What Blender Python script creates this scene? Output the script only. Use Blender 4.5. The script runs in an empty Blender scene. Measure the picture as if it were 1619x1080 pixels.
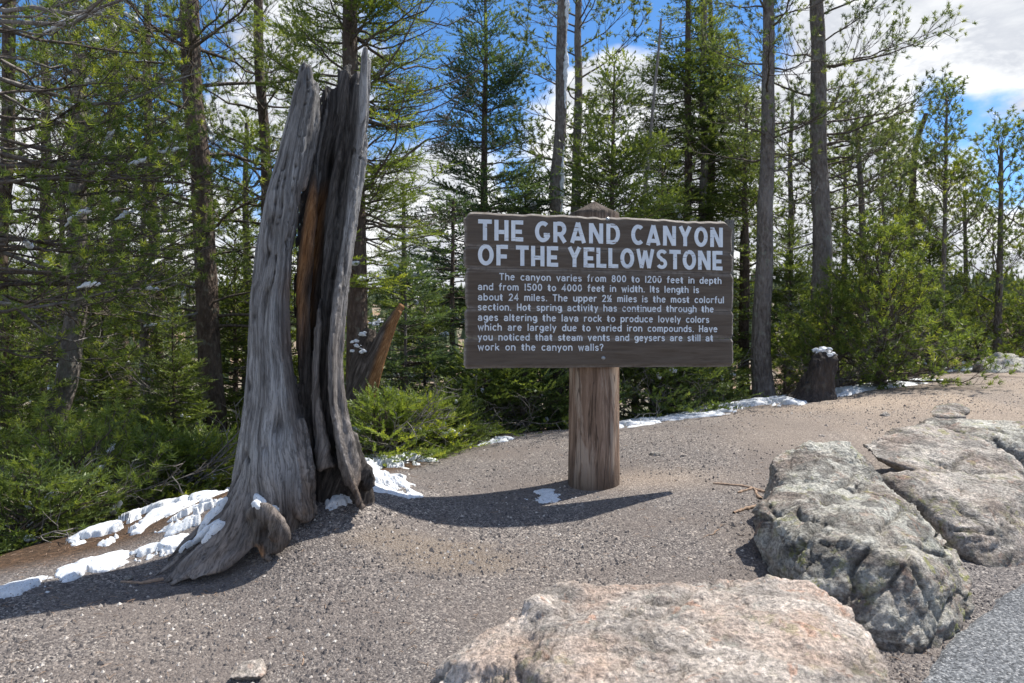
import bpy, bmesh, math, random
import numpy as np
from mathutils import Vector

# ------------------------------------------------------------------ camera, light, exposure
SC = bpy.context.scene
COL = SC.collection
W, H, F = 1619.0, 1080.0, 1079.0          # photograph size and focal length in its pixels
CH = 1.2                                   # camera height
HY = 545.0                                 # horizon row
cam_d = bpy.data.cameras.new("camera"); cam = bpy.data.objects.new("camera", cam_d); COL.objects.link(cam)
cam.location = (0, 0, CH); cam.rotation_euler = (math.radians(90), 0, 0)
cam_d.sensor_width = 36; cam_d.lens = 36 * F / W; cam_d.shift_y = (HY - 540.0) / W
cam_d.clip_start = 0.05; cam_d.clip_end = 6000
cam_d.dof.use_dof = True; cam_d.dof.focus_distance = 4.2; cam_d.dof.aperture_fstop = 4.0
SC.camera = cam

SUN_DIR = Vector((0.58, 0.36, 1.0)).normalized()
ELEV = math.asin(SUN_DIR.z); AZ = math.atan2(SUN_DIR.x, SUN_DIR.y)
world = bpy.data.worlds.new("World"); SC.world = world; world.use_nodes = True
sd = bpy.data.lights.new("sun", 'SUN'); sd.energy = 4.8; sd.angle = math.radians(0.53); sd.color = (1.0, 0.95, 0.87)
sun = bpy.data.objects.new("sun", sd); COL.objects.link(sun)
sun.rotation_euler = SUN_DIR.to_track_quat('Z', 'Y').to_euler()
SC.view_settings.view_transform = 'Standard'; SC.view_settings.look = 'None'
SC.view_settings.exposure = 0.62; SC.view_settings.gamma = 1.0; SC.view_settings.use_curve_mapping = False

def dirpx(px, py):
    return Vector(((px - W / 2) / F, 1.0, (HY - py) / F)).normalized()

def build_world():
    nt = world.node_tree; nt.nodes.clear(); N = nt.nodes; L = nt.links
    out = N.new('ShaderNodeOutputWorld'); bg = N.new('ShaderNodeBackground'); bg.inputs[1].default_value = 0.145
    L.new(bg.outputs[0], out.inputs[0])
    sky = N.new('ShaderNodeTexSky'); sky.sky_type = 'NISHITA'; sky.sun_disc = False
    sky.sun_elevation = ELEV; sky.sun_rotation = AZ; sky.altitude = 2400; sky.dust_density = 0.4; sky.ozone_density = 2.0
    hs = N.new('ShaderNodeHueSaturation'); hs.inputs['Saturation'].default_value = 1.22; hs.inputs['Value'].default_value = .92
    L.new(sky.outputs[0], hs.inputs['Color'])
    tc = N.new('ShaderNodeTexCoord')
    nrm = N.new('ShaderNodeVectorMath'); nrm.operation = 'NORMALIZE'; L.new(tc.outputs['Generated'], nrm.inputs[0])
    mp = N.new('ShaderNodeMapping'); mp.inputs['Scale'].default_value = (1.0, 1.0, 2.1); mp.inputs['Location'].default_value = (3.1, 0.4, 1.7)
    mp.inputs['Rotation'].default_value = (0, math.radians(18), 0)
    L.new(nrm.outputs[0], mp.inputs[0])
    n1 = N.new('ShaderNodeTexNoise'); n1.inputs['Scale'].default_value = 3.6; n1.inputs['Detail'].default_value = 9; n1.inputs['Roughness'].default_value = 0.56
    n1.inputs['Distortion'].default_value = 0.25
    L.new(mp.outputs[0], n1.inputs['Vector'])
    def m(op, a, b=None, clamp=False):
        x = N.new('ShaderNodeMath'); x.operation = op; x.use_clamp = clamp
        for i, v in enumerate((a, b)):
            if v is None: continue
            if isinstance(v, (int, float)): x.inputs[i].default_value = v
            else: L.new(v, x.inputs[i])
        return x.outputs[0]
    acc = m('MULTIPLY_ADD', n1.outputs['Fac'], 1.0); 
    acc.node.inputs[2].default_value = 0.02
    blobs = [(1540, 60, 19, .15), (1400, 130, 9, .12), (1600, 330, 12, .12), (1015, 100, 5, .16), (990, 190, 7, .12), (1250, 330, 10, .14), (880, 290, 7, .12),
             (700, 20, 3, .10), (560, 60, 9, .15), (450, 20, 7, .12), (690, 290, 4, .12), (715, 450, 8, .12), (100, 380, 12, .15), (860, 165, 3.5, .08),
             (745, 150, 8, -.22), (820, 40, 5, -.24), (1090, 10, 6, -.24), (960, 10, 4, -.16), (1565, 212, 4.5, -.34), (1395, 190, 4, -.20), (1470, 60, 3, -.06),
             (110, 80, 6, -.16), (250, 60, 4, -.1), (1170, 70, 4, -.05), (1560, 270, 5, -.1)]
    for px, py, rad, amp in blobs:
        d = dirpx(px, py)
        dot = N.new('ShaderNodeVectorMath'); dot.operation = 'DOT_PRODUCT'; dot.inputs[1].default_value = d
        L.new(nrm.outputs[0], dot.inputs[0])
        c = math.cos(math.radians(rad * 1.5))
        mr = N.new('ShaderNodeMapRange'); mr.interpolation_type = 'SMOOTHSTEP'
        mr.inputs[1].default_value = c; mr.inputs[2].default_value = 1.0; mr.inputs[3].default_value = 0; mr.inputs[4].default_value = amp
        L.new(dot.outputs['Value'], mr.inputs[0])
        acc = m('ADD', acc, mr.outputs[0])
    sep = N.new('ShaderNodeSeparateXYZ'); L.new(nrm.outputs[0], sep.inputs[0])
    low = N.new('ShaderNodeMapRange'); low.inputs[1].default_value = 0.30; low.inputs[2].default_value = 0.02; low.inputs[3].default_value = 0; low.inputs[4].default_value = 0.10
    L.new(sep.outputs[2], low.inputs[0]); acc = m('ADD', acc, low.outputs[0])
    mask = N.new('ShaderNodeMapRange'); mask.interpolation_type = 'SMOOTHSTEP'
    mask.inputs[1].default_value = 0.50; mask.inputs[2].default_value = 0.64; L.new(acc, mask.inputs[0])
    # cloud shading: thick parts grey
    n2 = N.new('ShaderNodeTexNoise'); n2.inputs['Scale'].default_value = 5.0; n2.inputs['Detail'].default_value = 10; n2.inputs['Roughness'].default_value = .62; n2.inputs['Distortion'].default_value = .4; L.new(mp.outputs[0], n2.inputs['Vector'])
    sh = m('ADD', m('MULTIPLY', n2.outputs['Fac'], 1.5), m('MULTIPLY', acc, .35))
    cr = N.new('ShaderNodeValToRGB'); e = cr.color_ramp.elements
    e[0].position = 0.86; e[0].color = (5.2, 5.25, 5.3, 1); e[1].position = 1.16; e[1].color = (3.3, 3.45, 3.75, 1)
    e2 = cr.color_ramp.elements.new(1.0); e2.color = (4.3, 4.4, 4.55, 1)
    hlf = m('MULTIPLY', sh, 0.8)
    e[0].position = 0.66; 
    L.new(hlf, cr.inputs[0])
    for el, p in zip(cr.color_ramp.elements, (0.74, 0.84, 0.98)): el.position = p
    mix = N.new('ShaderNodeMixRGB'); L.new(mask.outputs[0], mix.inputs[0]); L.new(hs.outputs[0], mix.inputs[1]); L.new(cr.outputs[0], mix.inputs[2])
    L.new(mix.outputs[0], bg.inputs[0])
build_world()

# ------------------------------------------------------------------ helpers
rng = np.random.default_rng(7)
def P(px, py, d):
    return np.array([(px - W / 2) / F * d, d, CH + (HY - py) / F * d])

def _hash(ix, iy, iz, seed):
    h = (ix * 374761393 + iy * 668265263 + iz * 2147483647 + seed * 974634777) & 0xffffffff
    h = ((h ^ (h >> 13)) * 1274126177) & 0xffffffff
    h = ((h ^ (h >> 16)) * 2246822519) & 0xffffffff
    return ((h ^ (h >> 15)) & 0xffffff) / float(0xffffff)
def vnoise(p, seed=0):
    p = np.asarray(p, float); i = np.floor(p).astype(np.int64); f = p - i; u = f * f * f * (f * (f * 6 - 15) + 10)
    r = 0
    for dx in (0, 1):
        for dy in (0, 1):
            for dz in (0, 1):
                w = (u[..., 0] if dx else 1 - u[..., 0]) * (u[..., 1] if dy else 1 - u[..., 1]) * (u[..., 2] if dz else 1 - u[..., 2])
                r = r + w * _hash(i[..., 0] + dx, i[..., 1] + dy, i[..., 2] + dz, seed)
    return r * 2 - 1
def fbm(p, octv=4, gain=0.5, seed=0, ridged=False):
    p = np.asarray(p, float); a = 1.0; s = 0; tot = 0
    for o in range(octv):
        n = vnoise(p * (2.03 ** o) + 17.3 * o, seed + o)
        if ridged: n = 1 - 2 * np.abs(n)
        s = s + a * n; tot += a; a *= gain
    return s / tot
def sstep(a, b, x):
    t = np.clip((x - a) / (b - a), 0, 1); return t * t * (3 - 2 * t)
def norm(v):
    return v / np.maximum(np.linalg.norm(v, axis=-1, keepdims=True), 1e-9)

def mkmesh(name, V, T, smooth=True, attrs=None, mats=None, mi=None):
    """V (n,3), T (m,3|4) arrays"""
    V = np.asarray(V, np.float32); T = np.asarray(T, np.int32); k = T.shape[1]
    me = bpy.data.meshes.new(name)
    me.vertices.add(len(V)); me.vertices.foreach_set('co', V.ravel())
    me.loops.add(T.size); me.loops.foreach_set('vertex_index', T.ravel())
    me.polygons.add(len(T)); me.polygons.foreach_set('loop_start', np.arange(0, T.size, k, dtype=np.int32))
    me.polygons.foreach_set('loop_total', np.full(len(T), k, np.int32))
    me.polygons.foreach_set('use_smooth', np.full(len(T), smooth, bool))
    if attrs:
        for nm, a in attrs.items():
            at = me.attributes.new(nm, 'FLOAT', 'POINT'); at.data.foreach_set('value', np.asarray(a, np.float32))
    for m_ in (mats or []): me.materials.append(m_)
    if mi is not None: me.polygons.foreach_set('material_index', np.asarray(mi, np.int32))
    me.update(calc_edges=True); return me
def link(name, me, parent=None, mat=None, **props):
    if mat is not None and me is not None: me.materials.append(mat)
    o = bpy.data.objects.new(name, me); COL.objects.link(o)
    if parent is not None: o.parent = parent
    for k, v in props.items(): o[k] = v
    return o
def thing(name, label, cat, loc=(0, 0, 0), group=None):
    o = link(name, None); o.location = tuple(float(c) for c in loc); o['label'] = label; o['category'] = cat
    if group: o['group'] = group
    return o
class Geo:
    def __init__(s): s.V = []; s.T = []; s.A = []; s.n = 0
    def add(s, V, T, a=0.0):
        if len(V) == 0: return
        s.V.append(np.asarray(V, float)); s.T.append(np.asarray(T) + s.n); s.n += len(V)
        s.A.append(np.broadcast_to(np.asarray(a, float), (len(V),)))
    def arrays(s): return np.concatenate(s.V), np.concatenate(s.T), np.concatenate(s.A)

def tubes(paths, radii, sides=4, cap=False):
    """paths (K,n,3) radii (K,n) -> tris"""
    paths = np.asarray(paths, float); K, n = paths.shape[:2]
    tan = np.gradient(paths, axis=1); tan = norm(tan)
    ref = np.where(np.abs(tan[:, :1, 2:3]) > 0.9, np.array([1., 0, 0]), np.array([0, 0, 1.]))
    ref = np.broadcast_to(ref, tan.shape)
    u = norm(np.cross(tan, ref)); v = np.cross(tan, u)
    a = np.arange(sides) * 2 * math.pi / sides
    V = paths[:, :, None, :] + radii[:, :, None, None] * (u[:, :, None, :] * np.cos(a)[None, None, :, None] + v[:, :, None, :] * np.sin(a)[None, None, :, None])
    V = V.reshape(-1, 3)
    i, j = np.meshgrid(np.arange(n - 1), np.arange(sides), indexing='ij'); i = i.ravel(); j = j.ravel(); j2 = (j + 1) % sides
    q = np.stack([i * sides + j, i * sides + j2, (i + 1) * sides + j2, (i + 1) * sides + j], 1)
    t = np.concatenate([q[:, [0, 1, 2]], q[:, [0, 2, 3]]])
    T = (np.arange(K)[:, None, None] * (n * sides) + t[None]).reshape(-1, 3)
    return V, T

# ------------------------------------------------------------------ materials
def newmat(name):
    m = bpy.data.materials.new(name); m.use_nodes = True; nt = m.node_tree; nt.nodes.clear()
    out = nt.nodes.new('ShaderNodeOutputMaterial'); b = nt.nodes.new('ShaderNodeBsdfPrincipled'); nt.links.new(b.outputs[0], out.inputs[0])
    b.inputs['Roughness'].default_value = 0.85; b.inputs['Specular IOR Level'].default_value = 0.25
    return m, nt, b, out
class NB:
    def __init__(s, nt): s.nt = nt; s.N = nt.nodes; s.L = nt.links
    def _set(s, sock, v):
        if isinstance(v, (int, float)): sock.default_value = v
        elif isinstance(v, tuple): sock.default_value = v if len(v) == len(sock.default_value) else tuple(v) + (1,)
        else: s.L.new(v, sock)
    def coord(s, scale=(1, 1, 1), which='Object', loc=(0, 0, 0), rot=(0, 0, 0)):
        t = s.N.new('ShaderNodeTexCoord'); m = s.N.new('ShaderNodeMapping'); m.inputs['Scale'].default_value = scale
        m.inputs['Location'].default_value = loc; m.inputs['Rotation'].default_value = rot
        s.L.new(t.outputs[which], m.inputs[0]); return m.outputs[0]
    def noise(s, vec, scale, detail=5, rough=0.55, dist=0.0, col=False):
        n = s.N.new('ShaderNodeTexNoise'); n.inputs['Scale'].default_value = scale; n.inputs['Detail'].default_value = detail
        n.inputs['Roughness'].default_value = rough; n.inputs['Distortion'].default_value = dist; s.L.new(vec, n.inputs['Vector'])
        return n.outputs['Color' if col else 'Fac']
    def vor(s, vec, scale, feat='F1', out='Distance', rnd=1.0):
        n = s.N.new('ShaderNodeTexVoronoi'); n.feature = feat; n.inputs['Scale'].default_value = scale; n.inputs['Randomness'].default_value = rnd
        s.L.new(vec, n.inputs['Vector']); return n.outputs[out]
    def ramp(s, fac, stops, interp='LINEAR'):
        r = s.N.new('ShaderNodeValToRGB'); r.color_ramp.interpolation = interp; cr = r.color_ramp
        while len(cr.elements) < len(stops): cr.elements.new(0.5)
        for e, (p, c) in zip(cr.elements, stops):
            e.position = p; e.color = (c, c, c, 1) if isinstance(c, (int, float)) else tuple(c) + (1,)
        s.L.new(fac, r.inputs[0]); return r.outputs[0]
    def mix(s, f, a, b, mode='MIX'):
        m = s.N.new('ShaderNodeMixRGB'); m.blend_type = mode; s._set(m.inputs[0], f); s._set(m.inputs[1], a); s._set(m.inputs[2], b); return m.outputs[0]
    def math(s, op, a, b=0.0, c=None, clamp=False):
        m = s.N.new('ShaderNodeMath'); m.operation = op; m.use_clamp = clamp; s._set(m.inputs[0], a); s._set(m.inputs[1], b)
        if c is not None: s._set(m.inputs[2], c)
        return m.outputs[0]
    def attr(s, name, out='Fac'):
        a = s.N.new('ShaderNodeAttribute'); a.attribute_name = name; return a.outputs[out]
    def bump(s, h, strength, dist, prev=None):
        b = s.N.new('ShaderNodeBump'); b.inputs['Strength'].default_value = strength; b.inputs['Distance'].default_value = dist
        s.L.new(h, b.inputs['Height'])
        if prev is not None: s.L.new(prev, b.inputs['Normal'])
        return b.outputs[0]
    def sep(s, vec):
        n = s.N.new('ShaderNodeSeparateXYZ'); s.L.new(vec, n.inputs[0]); return n.outputs

def leaf_mat(name, dark, mid, tip, trans=0.35):
    dark, mid, tip = (tuple(x * k for x in c) for c, k in ((dark, 1.1), (mid, 1.5), (tip, 1.75)))
    m, nt, b, out = newmat(name); n = NB(nt)
    t = n.attr('tint'); c = n.ramp(t, [(0.0, dark), (0.5, mid), (1.0, tip)])
    nz = n.noise(n.coord(), 0.9, 2); c = n.mix(0.35, c, n.ramp(nz, [(0.3, tuple(x * 0.75 for x in mid)), (0.7, tuple(x * 1.25 for x in mid))]))
    nt.links.new(c, b.inputs['Base Color']); b.inputs['Roughness'].default_value = 0.45; b.inputs['Specular IOR Level'].default_value = 0.35
    tr = nt.nodes.new('ShaderNodeBsdfTranslucent'); c2 = n.mix(1.0, c, (1.55, 1.45, 0.6, 1), 'MULTIPLY'); nt.links.new(c2, tr.inputs[0])
    mx = nt.nodes.new('ShaderNodeMixShader'); mx.inputs[0].default_value = trans
    nt.links.new(b.outputs[0], mx.inputs[1]); nt.links.new(tr.outputs[0], mx.inputs[2]); nt.links.new(mx.outputs[0], out.inputs[0])
    return m
M = {}
M['fir'] = leaf_mat('fir_needles', (.038, .065, .024), (.088, .122, .038), (.200, .235, .060))
M['fir_blue'] = leaf_mat('blue_fir_needles', (.030, .058, .034), (.062, .100, .055), (.140, .180, .070))
M['pine'] = leaf_mat('pine_needles', (.042, .070, .023), (.105, .145, .036), (.275, .295, .056), 0.44)
M['pine_olive'] = leaf_mat('olive_pine_needles', (.036, .058, .028), (.086, .118, .048), (.210, .230, .080), 0.44)

def bark_mat(name, c0, c1, c2, sc=1.0, lich=0.0):
    m, nt, b, out = newmat(name); n = NB(nt)
    v = n.coord((14 * sc, 14 * sc, 4.5 * sc)); a = n.noise(v, 2.2, 7, 0.65, 0.3)
    vo = n.vor(n.coord((22 * sc, 22 * sc, 9 * sc)), 1.6)
    c = n.ramp(a, [(0.3, c0), (0.5, c1), (0.72, c2)])
    big = n.noise(n.coord((2, 2, .8)), 1.5, 3); c = n.mix(n.ramp(big, [(.45, 0.0), (.7, .6)]), c, c2 + (1,))
    if lich > 0:
        l = n.noise(n.coord(), 9, 4); c = n.mix(n.ramp(l, [(.58, 0.0), (.66, lich)]), c, (.26, .28, .22, 1))
    nt.links.new(c, b.inputs['Base Color'])
    hgt = n.math('ADD', a, vo); nt.links.new(n.bump(hgt, 0.9, 0.02), b.inputs['Normal'])
    return m
M['bark'] = bark_mat('grey_bark', (.060, .048, .042), (.150, .125, .110), (.250, .225, .205), 1, .4)
M['bark_dark'] = bark_mat('dark_bark', (.026, .018, .014), (.075, .052, .040), (.170, .130, .105), 1, .3)
M['bark_char'] = bark_mat('blackened_bark', (.014, .011, .010), (.038, .030, .026), (.09, .075, .065), 1, .1)
M['bark_pale'] = bark_mat('pale_bark', (.09, .082, .078), (.20, .185, .175), (.32, .30, .285), 1, .2)
M['twig'] = bark_mat('dead_twig_wood', (.10, .09, .08), (.19, .17, .155), (.30, .28, .26), .7)
M['limb'] = bark_mat('living_limb_bark', (.045, .035, .028), (.10, .08, .065), (.17, .145, .12), .8)

def snow_mat():
    m, nt, b, out = newmat('old_snow'); n = NB(nt)
    a = n.noise(n.coord(), 30, 5, .6); g = n.noise(n.coord(), 5, 3)
    c = n.ramp(a, [(.3, (.52, .56, .60)), (.6, (.74, .76, .79))]); c = n.mix(n.ramp(g, [(.5, 0.0), (.8, .35)]), c, (.55, .54, .50, 1))
    sp = n.noise(n.coord(), 120, 2); c = n.mix(n.ramp(sp, [(.62, 0.0), (.67, .85)]), c, (.14, .10, .07, 1))
    nt.links.new(c, b.inputs['Base Color']); b.inputs['Roughness'].default_value = .6
    b.inputs['Subsurface Weight'].default_value = 0.0
    nt.links.new(n.bump(a, .6, .01), b.inputs['Normal']); return m
M['snow'] = snow_mat()

def ground_mat():
    m, nt, b, out = newmat('gravel_ground'); n = NB(nt)
    c3 = n.coord()
    v1 = n.vor(c3, 170, out='Color'); v1d = n.vor(c3, 170)
    v2 = n.vor(c3, 85, out='Color'); v2d = n.vor(c3, 85)
    s1 = n.sep(v1); s2 = n.sep(v2)
    grain = n.ramp(s1[0], [(0.0, (.035, .033, .035)), (.35, (.120, .108, .103)), (.7, (.210, .190, .177)), (.92, (.37, .335, .30)), (1.0, (.48, .45, .41))])
    coarse = n.ramp(s2[1], [(0.0, (.045, .043, .047)), (.45, (.15, .135, .128)), (.8, (.25, .22, .20)), (1.0, (.48, .43, .38))])
    cm = n.math('LESS_THAN', s2[0], .34)
    c = n.mix(cm, grain, coarse)
    dirt = n.noise(c3, 1.1, 5, .6, .3); fine = n.noise(c3, 200, 3)
    dm = n.ramp(dirt, [(.42, 0.0), (.60, .70)])
    dcol = n.ramp(fine, [(.3, (.100, .084, .076)), (.7, (.200, .174, .158))])
    c = n.mix(dm, c, dcol)
    big = n.noise(c3, .45, 3); c = n.mix(1.0, c, n.ramp(big, [(.3, (.80, .80, .82)), (.7, (1.12, 1.08, 1.04))]), 'MULTIPLY')
    # tan sandy gravel towards the rise on the right
    tan = n.attr('tan'); tcol = n.ramp(s1[2], [(0, (.13, .09, .065)), (.5, (.34, .26, .19)), (1, (.60, .50, .40))])
    c = n.mix(tan, c, tcol)
    duff = n.attr('duff'); dn = n.noise(c3, 26, 6, .7, .6)
    duc = n.ramp(dn, [(.3, (.018, .012, .008)), (.5, (.075, .045, .026)), (.7, (.17, .10, .06))])
    c = n.mix(duff, c, duc)
    can = n.attr('canyon'); cn = n.noise(n.coord((.02, .02, .05)), 2, 6, .6)
    cc = n.ramp(cn, [(.35, (.30, .19, .12)), (.5, (.26, .22, .17)), (.65, (.15, .16, .10))])
    c = n.mix(can, c, cc)
    wet = n.attr('wet'); c = n.mix(n.math('MULTIPLY', wet, .75), c, (.20, .155, .115, 1))
    nt.links.new(c, b.inputs['Base Color'])
    r = n.mix(wet, (.9, .9, .9, 1), (.28, .28, .28, 1)); nt.links.new(r, b.inputs['Roughness'])
    h = n.math('MULTIPLY_ADD', v1d, -.5, n.math('MULTIPLY', v2d, -1.1)); h = n.math('ADD', h, n.math('MULTIPLY', fine, .3))
    nt.links.new(n.bump(h, .55, .012), b.inputs['Normal']); return m
M['ground'] = ground_mat()

def road_mat():
    m, nt, b, out = newmat('worn_asphalt'); n = NB(nt); c3 = n.coord()
    v = n.sep(n.vor(c3, 130, out='Color')); vd = n.vor(c3, 130)
    c = n.ramp(v[0], [(0, (.040, .043, .047)), (.4, (.115, .122, .130)), (.8, (.21, .22, .23)), (1, (.40, .40, .40))])
    g = n.noise(c3, 2, 4); c = n.mix(1, c, n.ramp(g, [(.3, (.8, .8, .82)), (.7, (1.1, 1.1, 1.1))]), 'MULTIPLY')
    nt.links.new(c, b.inputs['Base Color']); nt.links.new(n.bump(vd, -.7, .008) if False else n.bump(n.math('MULTIPLY', vd, -1), .8, .01), b.inputs['Normal']); return m
M['road'] = road_mat()

def rock_mat(name, base, dark, warm, warm_amt, lich_amt, dark_amt=.5):
    m, nt, b, out = newmat(name); n = NB(nt); c3 = n.coord(); cs = n.coord((1, 1, 2.6), rot=(.35, .25, .3))
    a = n.noise(c3, 5.5, 9, .68, .35); f = n.noise(c3, 60, 5, .7); s = n.noise(cs, 3.2, 8, .65, .7)
    c = n.ramp(a, [(.30, tuple(x * .45 for x in base)), (.47, base), (.66, tuple(min(1, x * 1.5) for x in base))])
    c = n.mix(n.ramp(s, [(.49, 0.0), (.56, dark_amt)]), c, dark + (1,))
    w = n.noise(n.coord(loc=(5, 2, 1)), 3.1, 6, .6, .5); c = n.mix(n.ramp(w, [(.46, 0.0), (.66, warm_amt)]), c, warm + (1,))
    w2 = n.noise(n.coord(loc=(1, 9, 3)), 9, 6, .6, .9); c = n.mix(n.ramp(w2, [(.58, 0.0), (.66, warm_amt)]), c, (warm[0] * 1.0, warm[1] * .8, warm[2] * .7, 1))
    c = n.mix(1.0, c, n.ramp(f, [(.32, .40), (.5, 1.0), (.66, 1.6)]), 'MULTIPLY')
    l = n.noise(n.coord(loc=(7, 7, 7)), 15, 5, .65, .4); lm = n.noise(c3, 1.9, 3)
    lf = n.math('MULTIPLY', n.ramp(l, [(.545, 0.0), (.60, 1.0)]), n.ramp(lm, [(.42, 0.0), (.6, lich_amt)]))
    c = n.mix(lf, c, (.30, .31, .075, 1))
    l2 = n.noise(n.coord(loc=(2, 4, 7)), 11, 6, .7, .4); c = n.mix(n.ramp(l2, [(.58, 0.0), (.66, .55)]), c, (.36, .37, .33, 1))
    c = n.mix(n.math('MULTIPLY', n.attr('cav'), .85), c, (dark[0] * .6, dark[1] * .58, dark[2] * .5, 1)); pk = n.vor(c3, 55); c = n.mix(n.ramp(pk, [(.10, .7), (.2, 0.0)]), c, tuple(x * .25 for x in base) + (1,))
    nt.links.new(c, b.inputs['Base Color']); b.inputs['Roughness'].default_value = .8
    h = n.math('ADD', n.math('MULTIPLY', a, 1.2), n.math('MULTIPLY', f, .55)); h = n.math('ADD', h, n.math('MULTIPLY', s, .9))
    nt.links.new(n.bump(h, 1.0, .045), b.inputs['Normal']); return m
M['rock_pink'] = rock_mat('pink_rhyolite', (.52, .455, .40), (.17, .16, .15), (.56, .40, .31), .7, .3, .5)
M['rock_grey'] = rock_mat('grey_rhyolite', (.44, .425, .375), (.070, .064, .060), (.36, .26, .21), .4, .7, .7)
M['rock_tan'] = rock_mat('tan_rhyolite', (.44, .40, .355), (.08, .075, .07), (.40, .29, .23), .45, .5, .6)

def plank_mat():
    m, nt, b, out = newmat('brown_painted_plank'); n = NB(nt)
    v = n.coord((1.2, 8, 26)); a = n.noise(v, 2.2, 7, .65, .4); blo = n.noise(n.coord((2, 3, 5)), 1.4, 4)
    c = n.ramp(a, [(.3, (.070, .050, .036)), (.5, (.100, .076, .058)), (.72, (.138, .108, .084))])
    c = n.mix(n.ramp(blo, [(.4, 0.0), (.75, .55)]), c, (.130, .108, .088, 1))
    wear = n.attr('wear'); wc = n.ramp(a, [(.35, (.15, .13, .115)), (.65, (.40, .37, .34))])
    wn = n.noise(n.coord(), 40, 4); wf = n.math('MULTIPLY', wear, n.ramp(wn, [(.32, .25), (.55, 1.0)]))
    c = n.mix(wf, c, wc); nt.links.new(c, b.inputs['Base Color']); b.inputs['Roughness'].default_value = .7
    nt.links.new(n.bump(a, .7, .006), b.inputs['Normal']); return m
M['plank'] = plank_mat()
def paint_mat():
    m, nt, b, out = newmat('chipped_white_paint'); n = NB(nt)
    a = n.noise(n.coord((3, 8, 60)), 1.6, 4, .7); k = n.noise(n.coord(), 34, 4, .6); k2 = n.noise(n.coord((9, 9, 22)), 2.3, 3, .6)
    c = n.ramp(n.noise(n.coord(), 12, 4), [(.3, (.62, .67, .73)), (.7, (.78, .82, .86))])
    f = n.math('MULTIPLY', n.ramp(a, [(.61, 0.0), (.64, 1.0)]), n.ramp(k2, [(.45, 0.0), (.52, 1.0)]))
    f = n.math('MAXIMUM', f, n.ramp(k, [(.69, 0.0), (.71, .9)]))
    c = n.mix(f, c, (.13, .075, .05, 1)); nt.links.new(c, b.inputs['Base Color']); b.inputs['Roughness'].default_value = .6; return m
M['paint'] = paint_mat()
def post_mat():
    m, nt, b, out = newmat('weathered_post_wood'); n = NB(nt)
    v = n.coord((22, 22, 1.9)); a = n.noise(v, 1.5, 8, .7, .8); p = n.noise(n.coord((7, 7, 1.1)), 1.5, 6, .65, .8)
    c = n.ramp(a, [(.28, (.085, .052, .036)), (.48, (.230, .150, .105)), (.66, (.38, .265, .195)), (.8, (.52, .40, .31))])
    c = n.mix(n.ramp(p, [(.50, 0.0), (.58, .75)]), c, (.44, .345, .27, 1))
    ckn = n.noise(n.coord((16, 16, .8), loc=(3, 1, 2)), 1.3, 3, .5, .3); cka = n.math('ABSOLUTE', n.math('SUBTRACT', ckn, .5)); cl_ = n.ramp(cka, [(.0, .38), (.010, .7), (.022, 1.0)]); c = n.mix(1.0, c, cl_, 'MULTIPLY')
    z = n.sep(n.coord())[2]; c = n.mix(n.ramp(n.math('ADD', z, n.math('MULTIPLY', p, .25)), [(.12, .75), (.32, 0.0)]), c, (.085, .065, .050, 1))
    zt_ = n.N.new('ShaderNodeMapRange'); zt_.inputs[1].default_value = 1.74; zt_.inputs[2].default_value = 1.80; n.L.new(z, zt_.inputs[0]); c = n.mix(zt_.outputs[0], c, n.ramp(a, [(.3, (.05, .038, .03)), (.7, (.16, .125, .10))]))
    nt.links.new(c, b.inputs['Base Color']); nt.links.new(n.bump(n.math('ADD', n.math('ADD', a, p), n.math('MULTIPLY', cl_, .8)), .9, .018), b.inputs['Normal']); return m
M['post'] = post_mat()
def stump_mat():
    m, nt, b, out = newmat('silvered_stump_wood'); n = NB(nt)
    lean = n.coord((1, 1, 1)); v = n.N.new('ShaderNodeCombineXYZ')
    gu = n.attr('gu'); gv = n.attr('gv'); gw = n.attr('gw')
    n.L.new(gu, v.inputs[0]); n.L.new(gv, v.inputs[1]); n.L.new(gw, v.inputs[2])
    a = n.noise(v.outputs[0], 1.0, 8, .68, .25); a2 = n.noise(v.outputs[0], 3.4, 5, .7)
    g = n.noise(n.coord(), 4, 4)
    fin = n.noise(v.outputs[0], 2.7, 5, .65, .2); c = n.ramp(a, [(.28, (.045, .042, .042)), (.40, (.190, .183, .181)), (.54, (.345, .338, .336)), (.72, (.52, .51, .50))])
    c = n.mix(n.ramp(g, [(.5, 0.0), (.8, .35)]), c, (.17, .14, .115, 1))
    brown = n.attr('brown'); bc = n.ramp(a, [(.3, (.035, .024, .017)), (.5, (.14, .095, .066)), (.7, (.28, .20, .145))]); c = n.mix(brown, c, bc)
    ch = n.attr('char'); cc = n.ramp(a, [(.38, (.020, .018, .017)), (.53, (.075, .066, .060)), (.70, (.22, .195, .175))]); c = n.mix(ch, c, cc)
    og = n.attr('orange'); oc = n.ramp(a2, [(.3, (.09, .035, .015)), (.5, (.34, .16, .06)), (.7, (.55, .33, .17))]); c = n.mix(og, c, oc)
    nt.links.new(c, b.inputs['Base Color']); b.inputs['Roughness'].default_value = .75
    fr = n.math('ABSOLUTE', n.math('SUBTRACT', fin, .5)); dk = n.ramp(fr, [(.0, .55), (.022, .88), (.05, 1.0)]); c = n.mix(1.0, c, dk, 'MULTIPLY'); nt.links.new(c, b.inputs['Base Color'])
    h = n.math('ADD', n.math('ADD', a, n.math('MULTIPLY', a2, .6)), n.math('MULTIPLY', dk, .35)); nt.links.new(n.bump(h, 1.0, .016), b.inputs['Normal']); return m
M['stump'] = stump_mat()
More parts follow.
